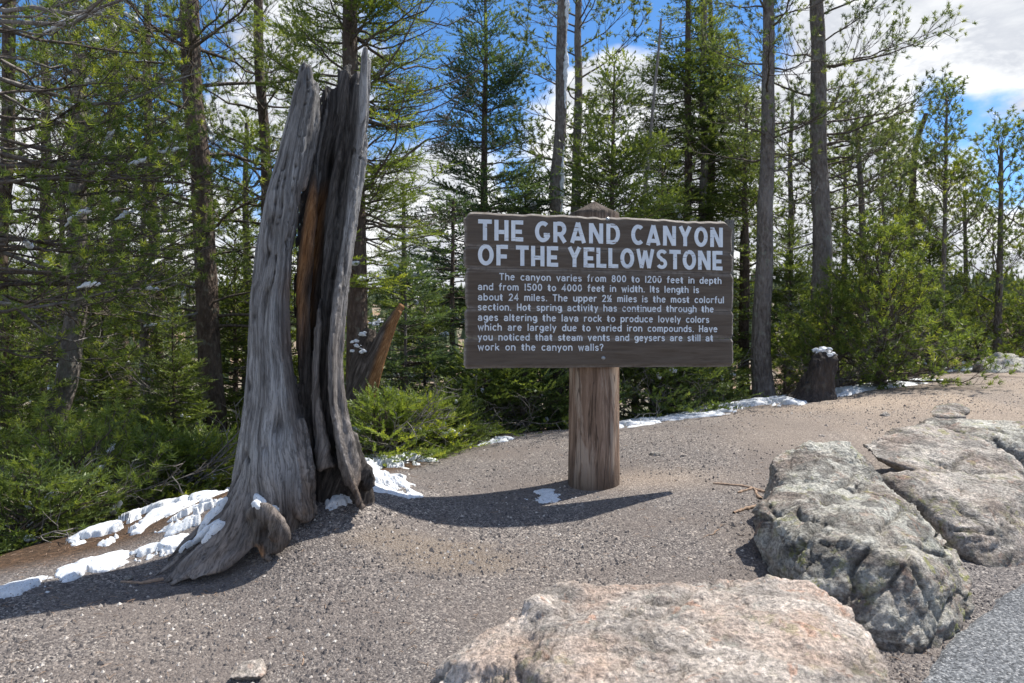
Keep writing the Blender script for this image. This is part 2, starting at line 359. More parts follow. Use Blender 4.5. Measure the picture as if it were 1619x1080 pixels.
def simple(name, col, rough=.6, metal=0, vscale=0, var=.3):
    m, nt, b, out = newmat(name); n = NB(nt)
    if vscale:
        a = n.noise(n.coord(), vscale, 5); c = n.ramp(a, [(.3, tuple(x * (1 - var) for x in col)), (.7, tuple(x * (1 + var) for x in col))])
        nt.links.new(c, b.inputs['Base Color']); nt.links.new(n.bump(a, .5, .01), b.inputs['Normal'])
    else: b.inputs['Base Color'].default_value = col + (1,)
    b.inputs['Roughness'].default_value = rough; b.inputs['Metallic'].default_value = metal; return m
M['steel'] = simple('galvanised_steel', (.42, .44, .46), .4, .8, 60, .3)
M['root'] = simple('dry_root_wood', (.30, .21, .15), .8, 0, 40, .4)
def pebble_mat():
    m, nt, b, out = newmat('loose_pebbles'); n = NB(nt)
    c = n.ramp(n.attr('tint'), [(0, (.065, .060, .062)), (.35, (.125, .113, .108)), (.6, (.19, .165, .148)), (.85, (.29, .25, .22)), (1, (.60, .55, .49))])
    nt.links.new(c, b.inputs['Base Color']); return m
M['pebble'] = pebble_mat()
def farmat():
    m, nt, b, out = newmat('far_forest_green'); n = NB(nt)
    c = n.ramp(n.attr('tint'), [(0, (.06, .085, .045)), (.5, (.10, .13, .065)), (1, (.16, .18, .08))]); nt.links.new(c, b.inputs['Base Color']); return m
M['far'] = farmat()

# ------------------------------------------------------------------ ground
CP = [(-.6, 2.2, 0), (-2.33, 3.1, .10), (-2.2, 2.6, .11), (-1.9, 2.2, .07), (-3.0, 2.6, .05), (-1.75, 2.9, .08), (-1.55, 3.3, .085), (-1.17, 5.03, .24), (-1.03, 3.6, .34), (-.93, 3.82, .42), (-.8, 4.1, .34), (-1.10, 3.4, .235), (-1.31, 3.3, .115), (-.91, 3.4, .225), (-.80, 3.62, .32), (-.6, 3.9, .29), (-.9, 4.3, .38), (-1.69, 3.8, .27), (-2.15, 3.8, .13), (-2.43, 3.5, .08), (-.5, 3.55, .19), (.53, 4.5, .253), (-.43, 6.6, .25), (1.2, 7.6, .31), (3.47, 9.6, .40),
      (4.36, 9.8, .45), (7.45, 12, .70), (2.36, 5.2, .40), (4.35, 6.8, .58), (6.1, 8.8, .74), (1.25, 3.54, .19), (1.2, 2.3, .03), (0, 1, -.05), (-2, 1, -.02),
      (2.05, 3.0, 0), (2.75, 3.6, 0.01), (2.0, 1.5, -.02), (4, 3, 0), (7, 4, .05), (4.2, 4.9, .12), (7, 6.5, .3), (9, 9, .6), (10, 12, .8),
      (-4, 4.2, -.35), (-3, 6, -.35), (-5, 8, -1.2), (-2, 9, -.5), (-8, 5, -1.8), (-5, 1, -.6), (0, 10, -.25), (3, 13, -.3), (7, 16, .0), (12, 16, .5), (-3, 13, -1.6), (1, 15, -1.3), (6, 20, -1.2), (-8, 12, -3.2), (12, 4, .1), (2.0, 8.0, .36), (14, 22, -.3)]
CPa = np.array(CP, float)
def _k(r2): return np.where(r2 > 1e-12, r2 * np.log(np.maximum(r2, 1e-12)) * .5, 0)
def _fit():
    n = len(CPa); d = CPa[:, None, :2] - CPa[None, :, :2]; K = _k((d ** 2).sum(-1)) + np.eye(n) * .006
    Pm = np.c_[np.ones(n), CPa[:, :2]]; A = np.block([[K, Pm], [Pm.T, np.zeros((3, 3))]])
    return np.linalg.solve(A, np.r_[CPa[:, 2], 0, 0, 0])
_w = _fit()
def edge_side(x, y):
    """signed distance-ish: >0 off the path (forest side)"""
    ex = np.array([-9, -3.9, -2.33, -1.6, -.85, -.43, 1.2, 3.47, 4.6, 7.45, 14]); ey = np.array([1.6, 2.45, 3.15, 3.65, 4.4, 6.5, 7.6, 9.5, 9.9, 12.2, 16.])
    return y - np.interp(x, ex, ey)
def gz(x, y, rough=True):
    x = np.asarray(x, float); y = np.asarray(y, float); sh = x.shape; x = x.ravel(); y = y.ravel()
    xc = np.clip(x, -9, 15); yc = np.clip(y, .5, 22)
    q = np.stack([xc, yc], 1); z = np.empty(len(q))
    for a in range(0, len(q), 20000):
        d = q[a:a + 20000, None, :] - CPa[None, :, :2]; z[a:a + 20000] = _k((d ** 2).sum(-1)) @ _w[:len(CPa)] + _w[-3] + q[a:a + 20000] @ _w[-2:]
    # canyon fall beyond and the far rim
    r = np.maximum(0, y - 20) + np.maximum(0, -x - 7) * .9
    fall = -np.minimum(r * .45, 50) ; back = sstep(150, 420, y + np.maximum(0, -x) * .3) * (50 + 28 + 9 * fbm(np.stack([x * .004, y * .004, x * 0], 1), 4, seed=3))
    z = z + fall * sstep(0, 12, r) + back
    if rough:
        p3 = np.stack([x, y, x * 0], 1)
        z = z + .012 * fbm(p3 * 1.3, 3, seed=5) + .10 * np.clip(edge_side(x, y), 0, 1) * fbm(p3 * .8, 3, seed=9)
    return z.reshape(sh)
def gz1(x, y): return float(gz(np.array([x]), np.array([y]))[0])
def G(px, py):
    """pixel -> ground point"""
    d = np.linspace(1.2, 30, 1500); X = (px - W / 2) / F * d; Z = CH + (HY - py) / F * d
    g = gz(X, d); i = np.argmax(Z < g) if np.any((Z < g) & (d < 15)) else int(np.argmin(np.where((d > 5) & (d < 14), Z - g, 9)))
    return np.array([X[i], d[i], g[i]])

def road_side(x, y):
    ry = np.array([-2, 1.0, 2.2, 3.0, 3.6, 5.0, 9, 20]); rx = np.array([.6, .9, 1.25, 2.0, 2.7, 4.1, 9, 22])
    return x - np.interp(y, ry, rx)       # >0 on the road

def build_ground():
    xs = np.concatenate([-np.geomspace(9, 1500, 45)[::-1], np.linspace(-8.9, 14.9, 200), np.geomspace(15.2, 1500, 40)])
    ys = np.concatenate([[-40, -15, -6, -2], np.linspace(0, 16, 150), np.geomspace(16.4, 1600, 70)])
    X, Y = np.meshgrid(xs, ys); Z = gz(X, Y)
    V = np.stack([X, Y, Z], -1).reshape(-1, 3); ny, nx = X.shape
    i, j = np.meshgrid(np.arange(ny - 1), np.arange(nx - 1), indexing='ij'); i = i.ravel(); j = j.ravel()
    Q = np.stack([i * nx + j, i * nx + j + 1, (i + 1) * nx + j + 1, (i + 1) * nx + j], 1)
    x, y = V[:, 0], V[:, 1]; p3 = np.stack([x, y, x * 0], 1)
    e = edge_side(x, y) + .25 * fbm(p3 * 2.2, 3, seed=21)
    duff = sstep(.1, .5, e); duff = np.maximum(duff, sstep(.1, .6, fbm(p3 * 1.7, 4, seed=30)) * sstep(3.0, 4.0, x) * sstep(7.3, 8.2, y) * .8)
    tan = np.clip(sstep(.8, 3.6, x) * sstep(4.2, 5.8, y) * (.55 + .5 * fbm(p3 * 1.1, 3, seed=44)) + .5 * np.exp(-(((x - .95) / .5) ** 2 + ((y - 4.6) / .22) ** 2)), 0, 1) * (1 - duff)
    can = sstep(30, 80, y + np.maximum(0, -x) * .4) 
    wp = G(705, 880); wet = .8 * sstep(.0, .6, 1 - ((x - wp[0]) / .5) ** 2 - ((y - wp[1]) / .17) ** 2 + .8 * fbm(p3 * 6, 3, seed=61))
    me = mkmesh('ground', V, Q, attrs=dict(duff=duff * (1 - can), tan=tan, canyon=can, wet=wet * (np.abs(y - wp[1]) < 1)))
    link('ground', me, mat=M['ground'], kind='structure')
    # asphalt sheet
    t = np.linspace(-2, 20, 700); rx = np.interp(t, [-2, 1.0, 2.2, 3.0, 3.6, 5.0, 9, 20], [.6, .9, 1.25, 2.0, 2.7, 4.1, 9, 22]) + .09 * fbm(np.stack([t * 3, t * 0, t * 0], 1), 5, .65, 8)
    k = np.concatenate([[0], np.geomspace(.05, 40, 24)])
    X = rx[:, None] + k[None]; Y = np.repeat(t[:, None], len(k), 1); Z = gz(X, Y, True) + .014; Z[:, 0] -= .03
    V = np.stack([X, Y, Z], -1).reshape(-1, 3); ny, nx = X.shape
    i, j = np.meshgrid(np.arange(ny - 1), np.arange(nx - 1), indexing='ij'); i = i.ravel(); j = j.ravel()
    Q = np.stack([i * nx + j, i * nx + j + 1, (i + 1) * nx + j + 1, (i + 1) * nx + j], 1)
    link('road', mkmesh('road', V, Q), mat=M['road'], kind='structure')
build_ground()

OCT = np.array([[1, 0, -.4], [-1, 0, -.4], [0, 1, -.4], [0, -1, -.4], [0, 0, 1]], float)
OCF = np.array([[0, 2, 4], [2, 1, 4], [1, 3, 4], [3, 0, 4]])
def pebbles(n, seed):
    r = np.random.default_rng(seed); d = 1.9 * (9.5 / 1.9) ** (r.random(n) ** 1.1)
    X = (r.random(n) * 1.15 - .575) * W / F * d; Y = d
    keep = (edge_side(X, Y) < .05 + .15 * r.random(n)) & (road_side(X, Y) < .04 + .25 * r.random(n) ** 3); X, Y = X[keep], Y[keep]
    keep = (fbm(np.stack([X, Y, X * 0], 1) * 1.1, 3, seed=77) + .5 * r.random(len(X)) > .12); X, Y = X[keep], Y[keep]; n = len(X)
    s = .0024 + .0070 * r.random(n) ** 3.0 + .010 * (r.random(n) > .985) * r.random(n)
    Z = gz(X, Y) + s * .3
    v = OCT[None] * (1 + .5 * (r.random((n, 5, 1)) - .3)) * (s[:, None, None] * (.7 + .6 * r.random((n, 1, 3)))) ; v[:, :, 2] *= .7
    a = r.random(n) * 6.28; c, q = np.cos(a)[:, None], np.sin(a)[:, None]
    v = np.stack([v[..., 0] * c - v[..., 1] * q, v[..., 0] * q + v[..., 1] * c, v[..., 2]], -1)
    V = (v + np.stack([X, Y, Z], 1)[:, None]).reshape(-1, 3); T = (OCF[None] + np.arange(n)[:, None, None] * 5).reshape(-1, 3)
    link('loose_gravel', mkmesh('loose_gravel', V, T, False, dict(tint=np.repeat(r.random(n) ** 1.0, 5))), mat=M['pebble'], kind='stuff', label='loose grey and tan pebbles scattered over the bare path', category='gravel')
pebbles(100000, 5)

# far forest on the opposite rim and slope
def far_forest():
    r = np.random.default_rng(11); n = 4500; d = r.uniform(230, 560, n); X = (r.random(n) * 1.3 - .65) * W / F * d; Y = d
    keep = (Y > 300) | (fbm(np.stack([X * .02, Y * .02, X * 0], 1), 3, seed=90) > -.15); X, Y = X[keep], Y[keep]; n = len(X)
    Z = gz(X, Y) - 1; h = r.uniform(9, 17, n); w = h * r.uniform(.13, .2, n)
    g = Geo(); sides = 5
    for lv, (z0, z1, ww) in enumerate(((.0, .7, 1), (.4, 1.0, .65))):
        a = np.arange(sides) * 2 * math.pi / sides
        jit = .7 + .6 * r.random((n, sides)); ring = np.stack([X[:, None] + np.cos(a) * w[:, None] * ww * jit, Y[:, None] + np.sin(a) * w[:, None] * ww * jit, (Z + h * z0)[:, None] + 0 * jit], -1)
        tip = np.stack([X, Y, Z + h * z1], 1)[:, None]; V = np.concatenate([ring, tip], 1).reshape(-1, 3)
        f = np.array([[k, (k + 1) % sides, sides] for k in range(sides)]); T = (f[None] + np.arange(n)[:, None, None] * (sides + 1)).reshape(-1, 3)
        g.add(V, T, np.repeat(r.random(n), sides + 1))
    V, T, A = g.arrays(); link('distant_forest', mkmesh('distant_forest', V, T, False, dict(tint=A)), mat=M['far'], kind='stuff', label='far green forest covering the opposite canyon rim', category='forest')
far_forest()

# ------------------------------------------------------------------ foliage templates
def tmpl_tuft(n, r, spread=1.0):
    """unit tuft of pine needles, axis +X, needle length 1"""
    V = []
    for k in range(n):
        t = r.random(); base = np.array([-.55 + .75 * t, 0, 0]); th = .25 + (1.45 - .45 * t) * r.random() ** .7; ph = r.random() * 6.283
        d = np.array([math.cos(th), math.sin(th) * math.cos(ph), math.sin(th) * math.sin(ph)]); L = .75 + .3 * r.random()
        s = norm(np.cross(d, r.normal(size=3))) * .052
        V += [base - s, base + s, base + d * L]
    return np.array(V), np.arange(3 * n).reshape(-1, 3)
def tmpl_fir(n, r):
    """unit twig, axis +X from 0 to 1, flat comb of needles pointing forward, slightly up"""
    V = []
    for k in range(n):
        t = (k + r.random()) / n; ph = (k * 2.4 + r.random()); base = np.array([t, 0, 0]); a = .62 + .35 * r.random()
        d = norm(np.array([math.cos(a), math.sin(a) * math.cos(ph), math.sin(a) * (.25 + .6 * math.sin(ph))])); L = (.205 - .05 * t) * (.85 + .3 * r.random())
        s = norm(np.cross(d, np.array([r.normal() * .4, r.normal() * .4, 1]))) * .032
        V += [base - s, base + s, base + d * L]
    V += [[0, 0, .0], [0, .012, -.006], [1.05, 0, .02]]
    return np.array(V), np.arange(len(V)).reshape(-1, 3)
_r = np.random.default_rng(3)
TUFT = {0: [tmpl_tuft(21, _r) for _ in range(3)], 1: [tmpl_tuft(20, _r) for _ in range(3)], 2: [tmpl_tuft(16, _r) for _ in range(3)]}
FIRT = {0: [tmpl_fir(17, _r) for _ in range(3)], 1: [tmpl_fir(12, _r) for _ in range(3)], 2: [tmpl_fir(10, _r) for _ in range(3)]}
WID = {0: 1.3, 1: 1.6, 2: 2.1}
def place(g, tm, pos, dirs, scale, tint, r, roll=True, lod=0):
    n = len(pos)
    if n == 0: return
    dirs = norm(dirs); up = np.broadcast_to(np.array([0, 0, 1.0]), dirs.shape)
    bad = np.abs(dirs[:, 2]) > .97; up = np.where(bad[:, None], np.array([1.0, 0, 0]), up)
    y = norm(np.cross(up, dirs)); z = np.cross(dirs, y)
    a = r.random(n) * 6.283 if roll else r.normal(size=n) * .35
    c, s = np.cos(a)[:, None], np.sin(a)[:, None]; y, z = y * c + z * s, z * c - y * s
    R = np.stack([dirs, y, z], 2) * scale[:, None, None]
    which = r.integers(0, len(tm), n)
    for k, (tv, tt) in enumerate(tm):
        m = which == k
        if not m.any(): continue
        tv = tv.copy().reshape(-1, 3, 3); mid = (tv[:, 0] + tv[:, 1]) / 2
        wd = WID[lod] if roll else {0: 1.2, 1: 2.0, 2: 2.2}[lod]; tv[:, 0] = mid + (tv[:, 0] - mid) * wd; tv[:, 1] = mid + (tv[:, 1] - mid) * wd; tv = tv.reshape(-1, 3)
        V = np.einsum('nij,vj->nvi', R[m], tv) + pos[m][:, None]
        T = tt[None] + np.arange(m.sum())[:, None, None] * len(tv)
        g.add(V.reshape(-1, 3), T.reshape(-1, 3), np.repeat(tint[m], len(tv)))

def at_t(paths, idx, t):
    n = paths.shape[1]; f = t * (n - 1); i = np.clip(f.astype(int), 0, n - 2); w = (f - i)[:, None]
    a = paths[idx, i]; b = paths[idx, i + 1]; return a * (1 - w) + b * w, norm(b - a)
def spawn(paths, counts, t0, t1, ang, length, n, r, roll=0.15, lift=0.0, curl=0.0, jit=.04, angj=.2):
    counts = np.asarray(counts, int); idx = np.repeat(np.arange(len(paths)), counts)
    if len(idx) == 0: return np.zeros((0, n, 3)), idx, np.zeros(0)
    rank = np.concatenate([np.arange(c) for c in counts]); cnt = counts[idx]
    t = t0 + (t1 - t0) * (rank + .2 + .6 * r.random(len(idx))) / cnt
    p, tan = at_t(paths, idx, t); up = np.array([0, 0, 1.0]); rt = norm(np.cross(tan, up) + 1e-6); u2 = np.cross(rt, tan)
    side = np.where(rank % 2 == 0, 1, -1); ph = r.normal(size=len(idx)) * roll * 3.14
    lat = rt * (side * np.cos(ph))[:, None] + u2 * np.sin(ph)[:, None]
    a = ang + angj * r.normal(size=len(idx)); d = norm(tan * np.cos(a)[:, None] + lat * np.sin(a)[:, None] + up * lift)
    L = length(idx, t) * (.7 + .6 * r.random(len(idx)))
    s = np.linspace(0, 1, n)
    ch = p[:, None] + d[:, None] * (L[:, None] * s)[..., None] + up * (curl * L[:, None] * s ** 2)[..., None]
    ch = ch + np.cumsum(r.normal(size=ch.shape) * jit, 1) * L[:, None, None] * s[None, :, None]
    return ch, idx, L

def blades(g, paths, w):
    a = paths[:, 0]; b = paths[:, -1]; s_ = norm(np.cross(b - a, np.array([.3, .9, .2]))) * w
    V = np.stack([a - s_, a + s_, b], 1).reshape(-1, 3); g.add(V, np.arange(len(V)).reshape(-1, 3))
def make_crown(trunk, hs, az, el, L, kind, r, lod=0, dens=1.0, curl=None, leaf=1.0, droop=.0, t_leaf=.25, bare=0.0, subd=1.0):
    """primary limbs from trunk polyline (m,3) at fractions hs. Returns limb geo, foliage geo."""
    K = len(hs); s = np.linspace(0, 1, 8); base, _ = at_t(trunk[None], np.zeros(K, int), hs)
    hz = np.stack([np.cos(az), np.sin(az), 0 * az], 1); d = hz * np.cos(el)[:, None]; d[:, 2] = np.sin(el)
    cu = (0.0 if curl is None else curl)
    prim = base[:, None] + d[:, None] * (L[:, None] * s)[..., None] + np.array([0, 0, 1.]) * ((cu * (s ** 2)) - droop * np.sin(s * math.pi) * .5)[None, :, None] * L[:, None, None]
    prim = prim + np.cumsum(r.normal(size=prim.shape) * .022, 1) * L[:, None, None] * np.array([1, 1, .8])
    prim[:, 0] = base
    lg = Geo(); fg = Geo()
    rad = (.007 + .0085 * L)[:, None] * (1 - .85 * s)[None]
    lg.add(*tubes(prim, rad, 5 if lod == 0 else 4))
    if kind.startswith('pine'):
        c2 = np.maximum(2, (L * 6.5 * dens * subd)).astype(int)
        sec, i2, L2 = spawn(prim, c2, t_leaf, .98, .75, lambda i, t: (.22 + .34 * L[i] * (1.12 - t)), 5, r, roll=.22, lift=.15, curl=.15, jit=.05)
        lg.add(*tubes(sec[:, [0, 2, 4]], (.004 + .005 * L2)[:, None] * np.linspace(1, .35, 3)[None], 3))
        c3 = np.maximum(2, (L2 * (12 if lod < 2 else 10) * dens)).astype(int)
        ter, i3, L3 = spawn(sec, c3, .2, 1.0, .7, lambda i, t: .07 + .24 * L2[i], 3, r, roll=.4, lift=.25, curl=.2, jit=.06)
        blades(lg, ter, .0035)
        ends = [prim[:, -1], sec[:, -1], ter[:, -1], ter[:0, 0]]
        dr = [prim[:, -1] - prim[:, -2], sec[:, -1] - sec[:, -2], ter[:, -1] - ter[:, -2], ter[:0, 0]]
        pos = np.concatenate(ends); dd = norm(np.concatenate(dr)) + np.array([0, 0, .35]) + r.normal(size=(len(pos), 3)) * .15
        sc = leaf * r.uniform(.050, .074, len(pos)) * (.95 if lod == 0 else 1.0)
        if bare: k = r.random(len(pos)) > bare; pos, dd, sc = pos[k], dd[k], sc[k]
        clump = fbm(pos * 1.6, 2, seed=4); tint = np.clip(.42 + .35 * clump + .22 * r.normal(size=len(pos)), 0, 1)
        place(fg, TUFT[lod], pos, dd, sc, tint, r, True, lod)
    else:
        c2 = np.maximum(3, (L * 11 * dens * subd)).astype(int)
        sec, i2, L2 = spawn(prim, c2, t_leaf, .98, .85, lambda i, t: (.10 + .40 * L[i] * (1.1 - t)), 5, r, roll=.06, lift=.0, curl=-.05, jit=.035)
        lg.add(*tubes(sec[:, [0, 2, 4]], (.003 + .004 * L2)[:, None] * np.linspace(1, .35, 3)[None], 3))
        sp = (.060 if lod == 0 else .078 if lod == 1 else .10) / dens
        c3 = np.maximum(2, (L2 / sp * 2)).astype(int)
        idx = np.repeat(np.arange(len(sec)), c3); rank = np.concatenate([np.arange(c) for c in c3]); t = .08 + .92 * (rank + r.random(len(idx))) / c3[idx]
        p, tan = at_t(sec, idx, np.minimum(t, .999)); rt = norm(np.cross(tan, np.array([0, 0, 1.])) + 1e-6); side = np.where(rank % 2 == 0, 1., -1.)
        a = .75 + .2 * r.normal(size=len(idx)); dd = tan * np.cos(a)[:, None] + rt * (side * np.sin(a))[:, None] + np.array([0, 0, .12]) + r.normal(size=(len(idx), 3)) * .10
        sc = leaf * r.uniform(.080, .145, len(idx)) * (1.5 if lod else 1.35)
        e = sec[:, -1]; pos = np.concatenate([p, e, prim[:, -1]]); dd = np.concatenate([dd, sec[:, -1] - sec[:, -2], prim[:, -1] - prim[:, -2]]); sc = np.concatenate([sc, np.full(len(e) + K, .12 * leaf)])
        # needles right along the limb too
        n4 = np.maximum(2, (L / sp * .8)).astype(int); idx = np.repeat(np.arange(K), n4); t = t_leaf + (1 - t_leaf) * r.random(len(idx)) * .99
        p, tan = at_t(prim, idx, t); pos = np.concatenate([pos, p]); dd = np.concatenate([dd, tan + r.normal(size=p.shape) * .5]); sc = np.concatenate([sc, r.uniform(.07, .12, len(p)) * leaf])
        if bare: k = r.random(len(pos)) > bare; pos, dd, sc = pos[k], dd[k], sc[k]
        clump = fbm(pos * 1.8, 2, seed=14); tint = np.clip(.40 + .35 * clump + .22 * r.normal(size=len(pos)), 0, 1)
        place(fg, FIRT[lod], pos, dd, sc, tint, r, False, lod)
    return lg, fg, prim, sec

def trunk_mesh(path, rad, sides=18, bump=.10, seed=0, flare=True, step=.08):
    path = np.asarray(path, float); L = np.r_[0, np.cumsum(np.linalg.norm(np.diff(path, axis=0), axis=1))]
    n = max(8, int(L[-1] / step)); s = np.linspace(0, L[-1], n); q = np.stack([np.interp(s, L, path[:, k]) for k in range(3)], 1)
    # smooth
    for _ in range(3): q[1:-1] = .5 * q[1:-1] + .25 * (q[:-2] + q[2:])
    q[:, 0] += .25 * rad[0] * vnoise(np.stack([s * .8, s * 0 + seed, s * 0], 1), seed); q[:, 1] += .25 * rad[0] * vnoise(np.stack([s * .8, s * 0 + seed + 9, s * 0], 1), seed)
    r_ = np.interp(s, [0, L[-1]], rad)
    if flare: r_ = r_ * (1 + .55 * np.exp(-s / .22))
    V, T = tubes(q[None], r_[None], sides)
    a = np.tile(np.arange(sides) * 2 * math.pi / sides, n); ss = np.repeat(s, sides); rr = np.repeat(r_, sides)
    nz = fbm(np.stack([np.cos(a) * 3.2 + seed, np.sin(a) * 3.2, ss * 4.5], 1), 4, .6, seed=seed) ; fl = np.exp(-ss / .25) * np.maximum(0, np.cos(a * 4 + seed)) * .5 * (1 if flare else 0)
    c = np.repeat(q, sides, 0); V = c + (V - c) * (1 + bump * nz + fl)[:, None]
    return V, T, q, s, r_

def snow_clumps(parent, pts, r, lo=.04, hi=.10, name='snow'):
    g = Geo()
    for p in pts:
        n = r.integers(6, 11)
        for _ in range(n):
            c = p + r.normal(size=3) * np.array([.032, .032, .012]) * (hi / .08); s = r.uniform(lo * .35, hi * .55)
            th = np.linspace(0, 2 * math.pi, 9)[:-1]; V = [c + np.array([0, 0, s * .62])]
            for k, (rr, zz) in enumerate(((.6, .48), (1.0, 0.0), (.7, -.4))):
                for t in th: V.append(c + np.array([math.cos(t) * s * rr * r.uniform(.75, 1.3), math.sin(t) * s * rr * .8 * r.uniform(.75, 1.3), zz * s + r.normal() * .06 * s]))
            F_ = [[0, 1 + k, 1 + (k + 1) % 8] for k in range(8)]
            for rg in (0, 1):
                for k in range(8):
                    a, b_ = 1 + rg * 8 + k, 1 + rg * 8 + (k + 1) % 8; F_ += [[a, a + 8, b_ + 8], [a, b_ + 8, b_]]
            g.add(np.array(V), np.array(F_))
    if not g.V: return
    V, T, _ = g.arrays(); link(name, mkmesh(name, V, T), parent, M['snow'], kind='stuff')

def bough_snow(parent, sec, off, r, n, w):
    L = np.linalg.norm(sec[:, -1] - sec[:, 0], axis=1); el = np.abs(sec[:, -1, 2] - sec[:, 0, 2]) / np.maximum(L, .01); ok = np.nonzero((L > .12) & (el < .5))[0]
    if len(ok) == 0: return
    g = Geo()
    for k in r.choice(ok, min(n, len(ok)), False):
        for q in range(2):
            i = k if q == 0 else min(k + 1, len(sec) - 1); a, b = sorted(r.uniform(.1, 1, 2)); b = min(1, a + max(.25, b - a)); t = np.linspace(a, b, 9)
            p = np.stack([np.interp(t, np.linspace(0, 1, 5), sec[i][:, c]) for c in range(3)], 1); p += r.normal(size=p.shape) * w * .35; p[:, 2] += w * .7
            rr = w * (.35 + .9 * np.sin(np.linspace(.12, 3.0, 9))) * r.uniform(.6, 1.35, 9); V, T = tubes(p[None], rr[None], 6); g.add(V, T)
    V, T, _ = g.arrays(); link('snow', mkmesh('snow', V - off, T), parent, M['snow'], kind='stuff')
def tree(name, label, cat, pts, d, r0, r1, top, kind='fir', crown=(.1, 1.0), n=60, Lmax=1.2, lod=1, dens=1.0, bark='bark', el=(0, 0), seed=1, prof='cone', leafm=None, dead=None,
         snow=0, curl=None, leaf=1.0, group=None, t_leaf=.2, bare=0.0, azc=None, sides=14, subd=1.0, base=None, droop=0., limit=None):
    """pts: pixel pairs of the trunk (any heights), from low to high, at depth d; top: world height of the tip"""
    r = np.random.default_rng(seed); w = np.array([P(a, b, d) for a, b in pts])
    zb = gz1(w[0, 0], d) - .12 if base is None else base
    b0 = w[0].copy(); b0[2] = zb
    if len(w) > 1: sl = (w[1] - w[0]) / max(.1, (w[1] - w[0])[2]); b0 = w[0] + sl * (zb - w[0][2]) * .6; b0[2] = zb
    w = np.vstack([b0, w]) if w[0, 2] > zb + .15 else np.vstack([b0, w[1:]])
    if top > w[-1, 2] + .1:
        sl = (w[-1] - w[-2]) / max(.2, (w[-1] - w[-2])[2]); sl[:2] *= .4; sl[2] = 1; w = np.vstack([w, w[-1] + sl * (top - w[-1, 2])])
    root = thing(name, label, cat, b0, group)
    Vt, Tt, q, s, rr = trunk_mesh(w, (r0, r1), sides, seed=seed); off = b0
    link('trunk', mkmesh('trunk', Vt - off, Tt), root, M[bark])
    if n:
        f = np.sort(r.random(n)); hs = crown[0] + (crown[1] - crown[0]) * f
        hfull = w[-1, 2] - zb
        if prof == 'cone': Lp = Lmax * ((1 - f) ** .75 * .94 + .06)
        elif prof == 'column': Lp = Lmax * (np.minimum(1, (1 - f) * 3) ** .7 * .85 + .1) * (.65 + .35 * np.sin(f * 3.1))
        else: Lp = Lmax * (np.sin(np.clip(f * .86 + .14, 0, 1) * math.pi) ** .6 * .8 + .15)
        Lp = Lp * r.uniform(.65, 1.15, n); az = (np.arange(n) * 2.399 + r.normal(size=n) * .5)
        if azc is not None:
            k = r.random(n) < azc[1]; az = np.where(k, azc[0] + r.normal(size=n) * azc[2], az)
        e = math.radians(el[0]) + (math.radians(el[1]) - math.radians(el[0])) * f + r.normal(size=n) * .12
        lg, fg, prim, sec = make_crown(q, hs, az, e, Lp, kind, r, lod, dens, curl, leaf, droop, t_leaf, bare, subd)
        V, T, _ = lg.arrays(); link('limbs', mkmesh('limbs', V - off, T), root, M['limb'], kind='stuff')
        V, T, A = fg.arrays(); link('crown', mkmesh('crown', V - off, T, False, dict(tint=A)), root, M[leafm or ('pine' if kind.startswith('pine') else 'fir')], kind='stuff')
        if snow:
            bough_snow(root, sec, off, r, snow, .016 if d < 7 else .024)
    if dead:
        h0, h1, nd, Ld, azd = dead; f = r.random(nd); hs = h0 + (h1 - h0) * f; az = r.random(nd) * 6.283 if azd is None else azd + r.normal(size=nd) * .7
        base_, _ = at_t(q[None], np.zeros(nd, int), hs); el_ = r.normal(size=nd) * .18 - .02; L = Ld * r.uniform(.4, 1.1, nd); ss = np.linspace(0, 1, 8)
        dv = np.stack([np.cos(az) * np.cos(el_), np.sin(az) * np.cos(el_), np.sin(el_)], 1)
        pr = base_[:, None] + dv[:, None] * (L[:, None] * ss)[..., None] + np.array([0, 0, 1.]) * (.14 * ss ** 2 - .12 * np.sin(ss * 3.14))[None, :, None] * L[:, None, None]
        pr = pr + np.cumsum(r.normal(size=pr.shape) * .025, 1) * L[:, None, None]; pr[:, 0] = base_
        g = Geo(); g.add(*tubes(pr, (.005 + .009 * L)[:, None] * (1 - .8 * ss)[None], 5))
        se, i2, L2 = spawn(pr, np.maximum(3, L * 8).astype(int), .2, 1, .7, lambda i, t: .1 + .3 * L[i] * (1.1 - t), 5, r, roll=.25, jit=.07, curl=.1)
        g.add(*tubes(se, (.002 + .004 * L2)[:, None] * np.linspace(1, .3, 5)[None], 3))
        te, i3, L3 = spawn(se, np.maximum(2, L2 * 14).astype(int), .15, 1, .7, lambda i, t: .05 + .3 * L2[i], 4, r, roll=.3, jit=.08, curl=.1)
        g.add(*tubes(te, np.full((len(te), 1), .0022) * np.linspace(1, .5, 4)[None], 3))
        V, T, _ = g.arrays(); link('dead_branches', mkmesh('dead_branches', V - off, T), root, M['limb' if seed == 33 else 'twig'], kind='stuff')
    return root

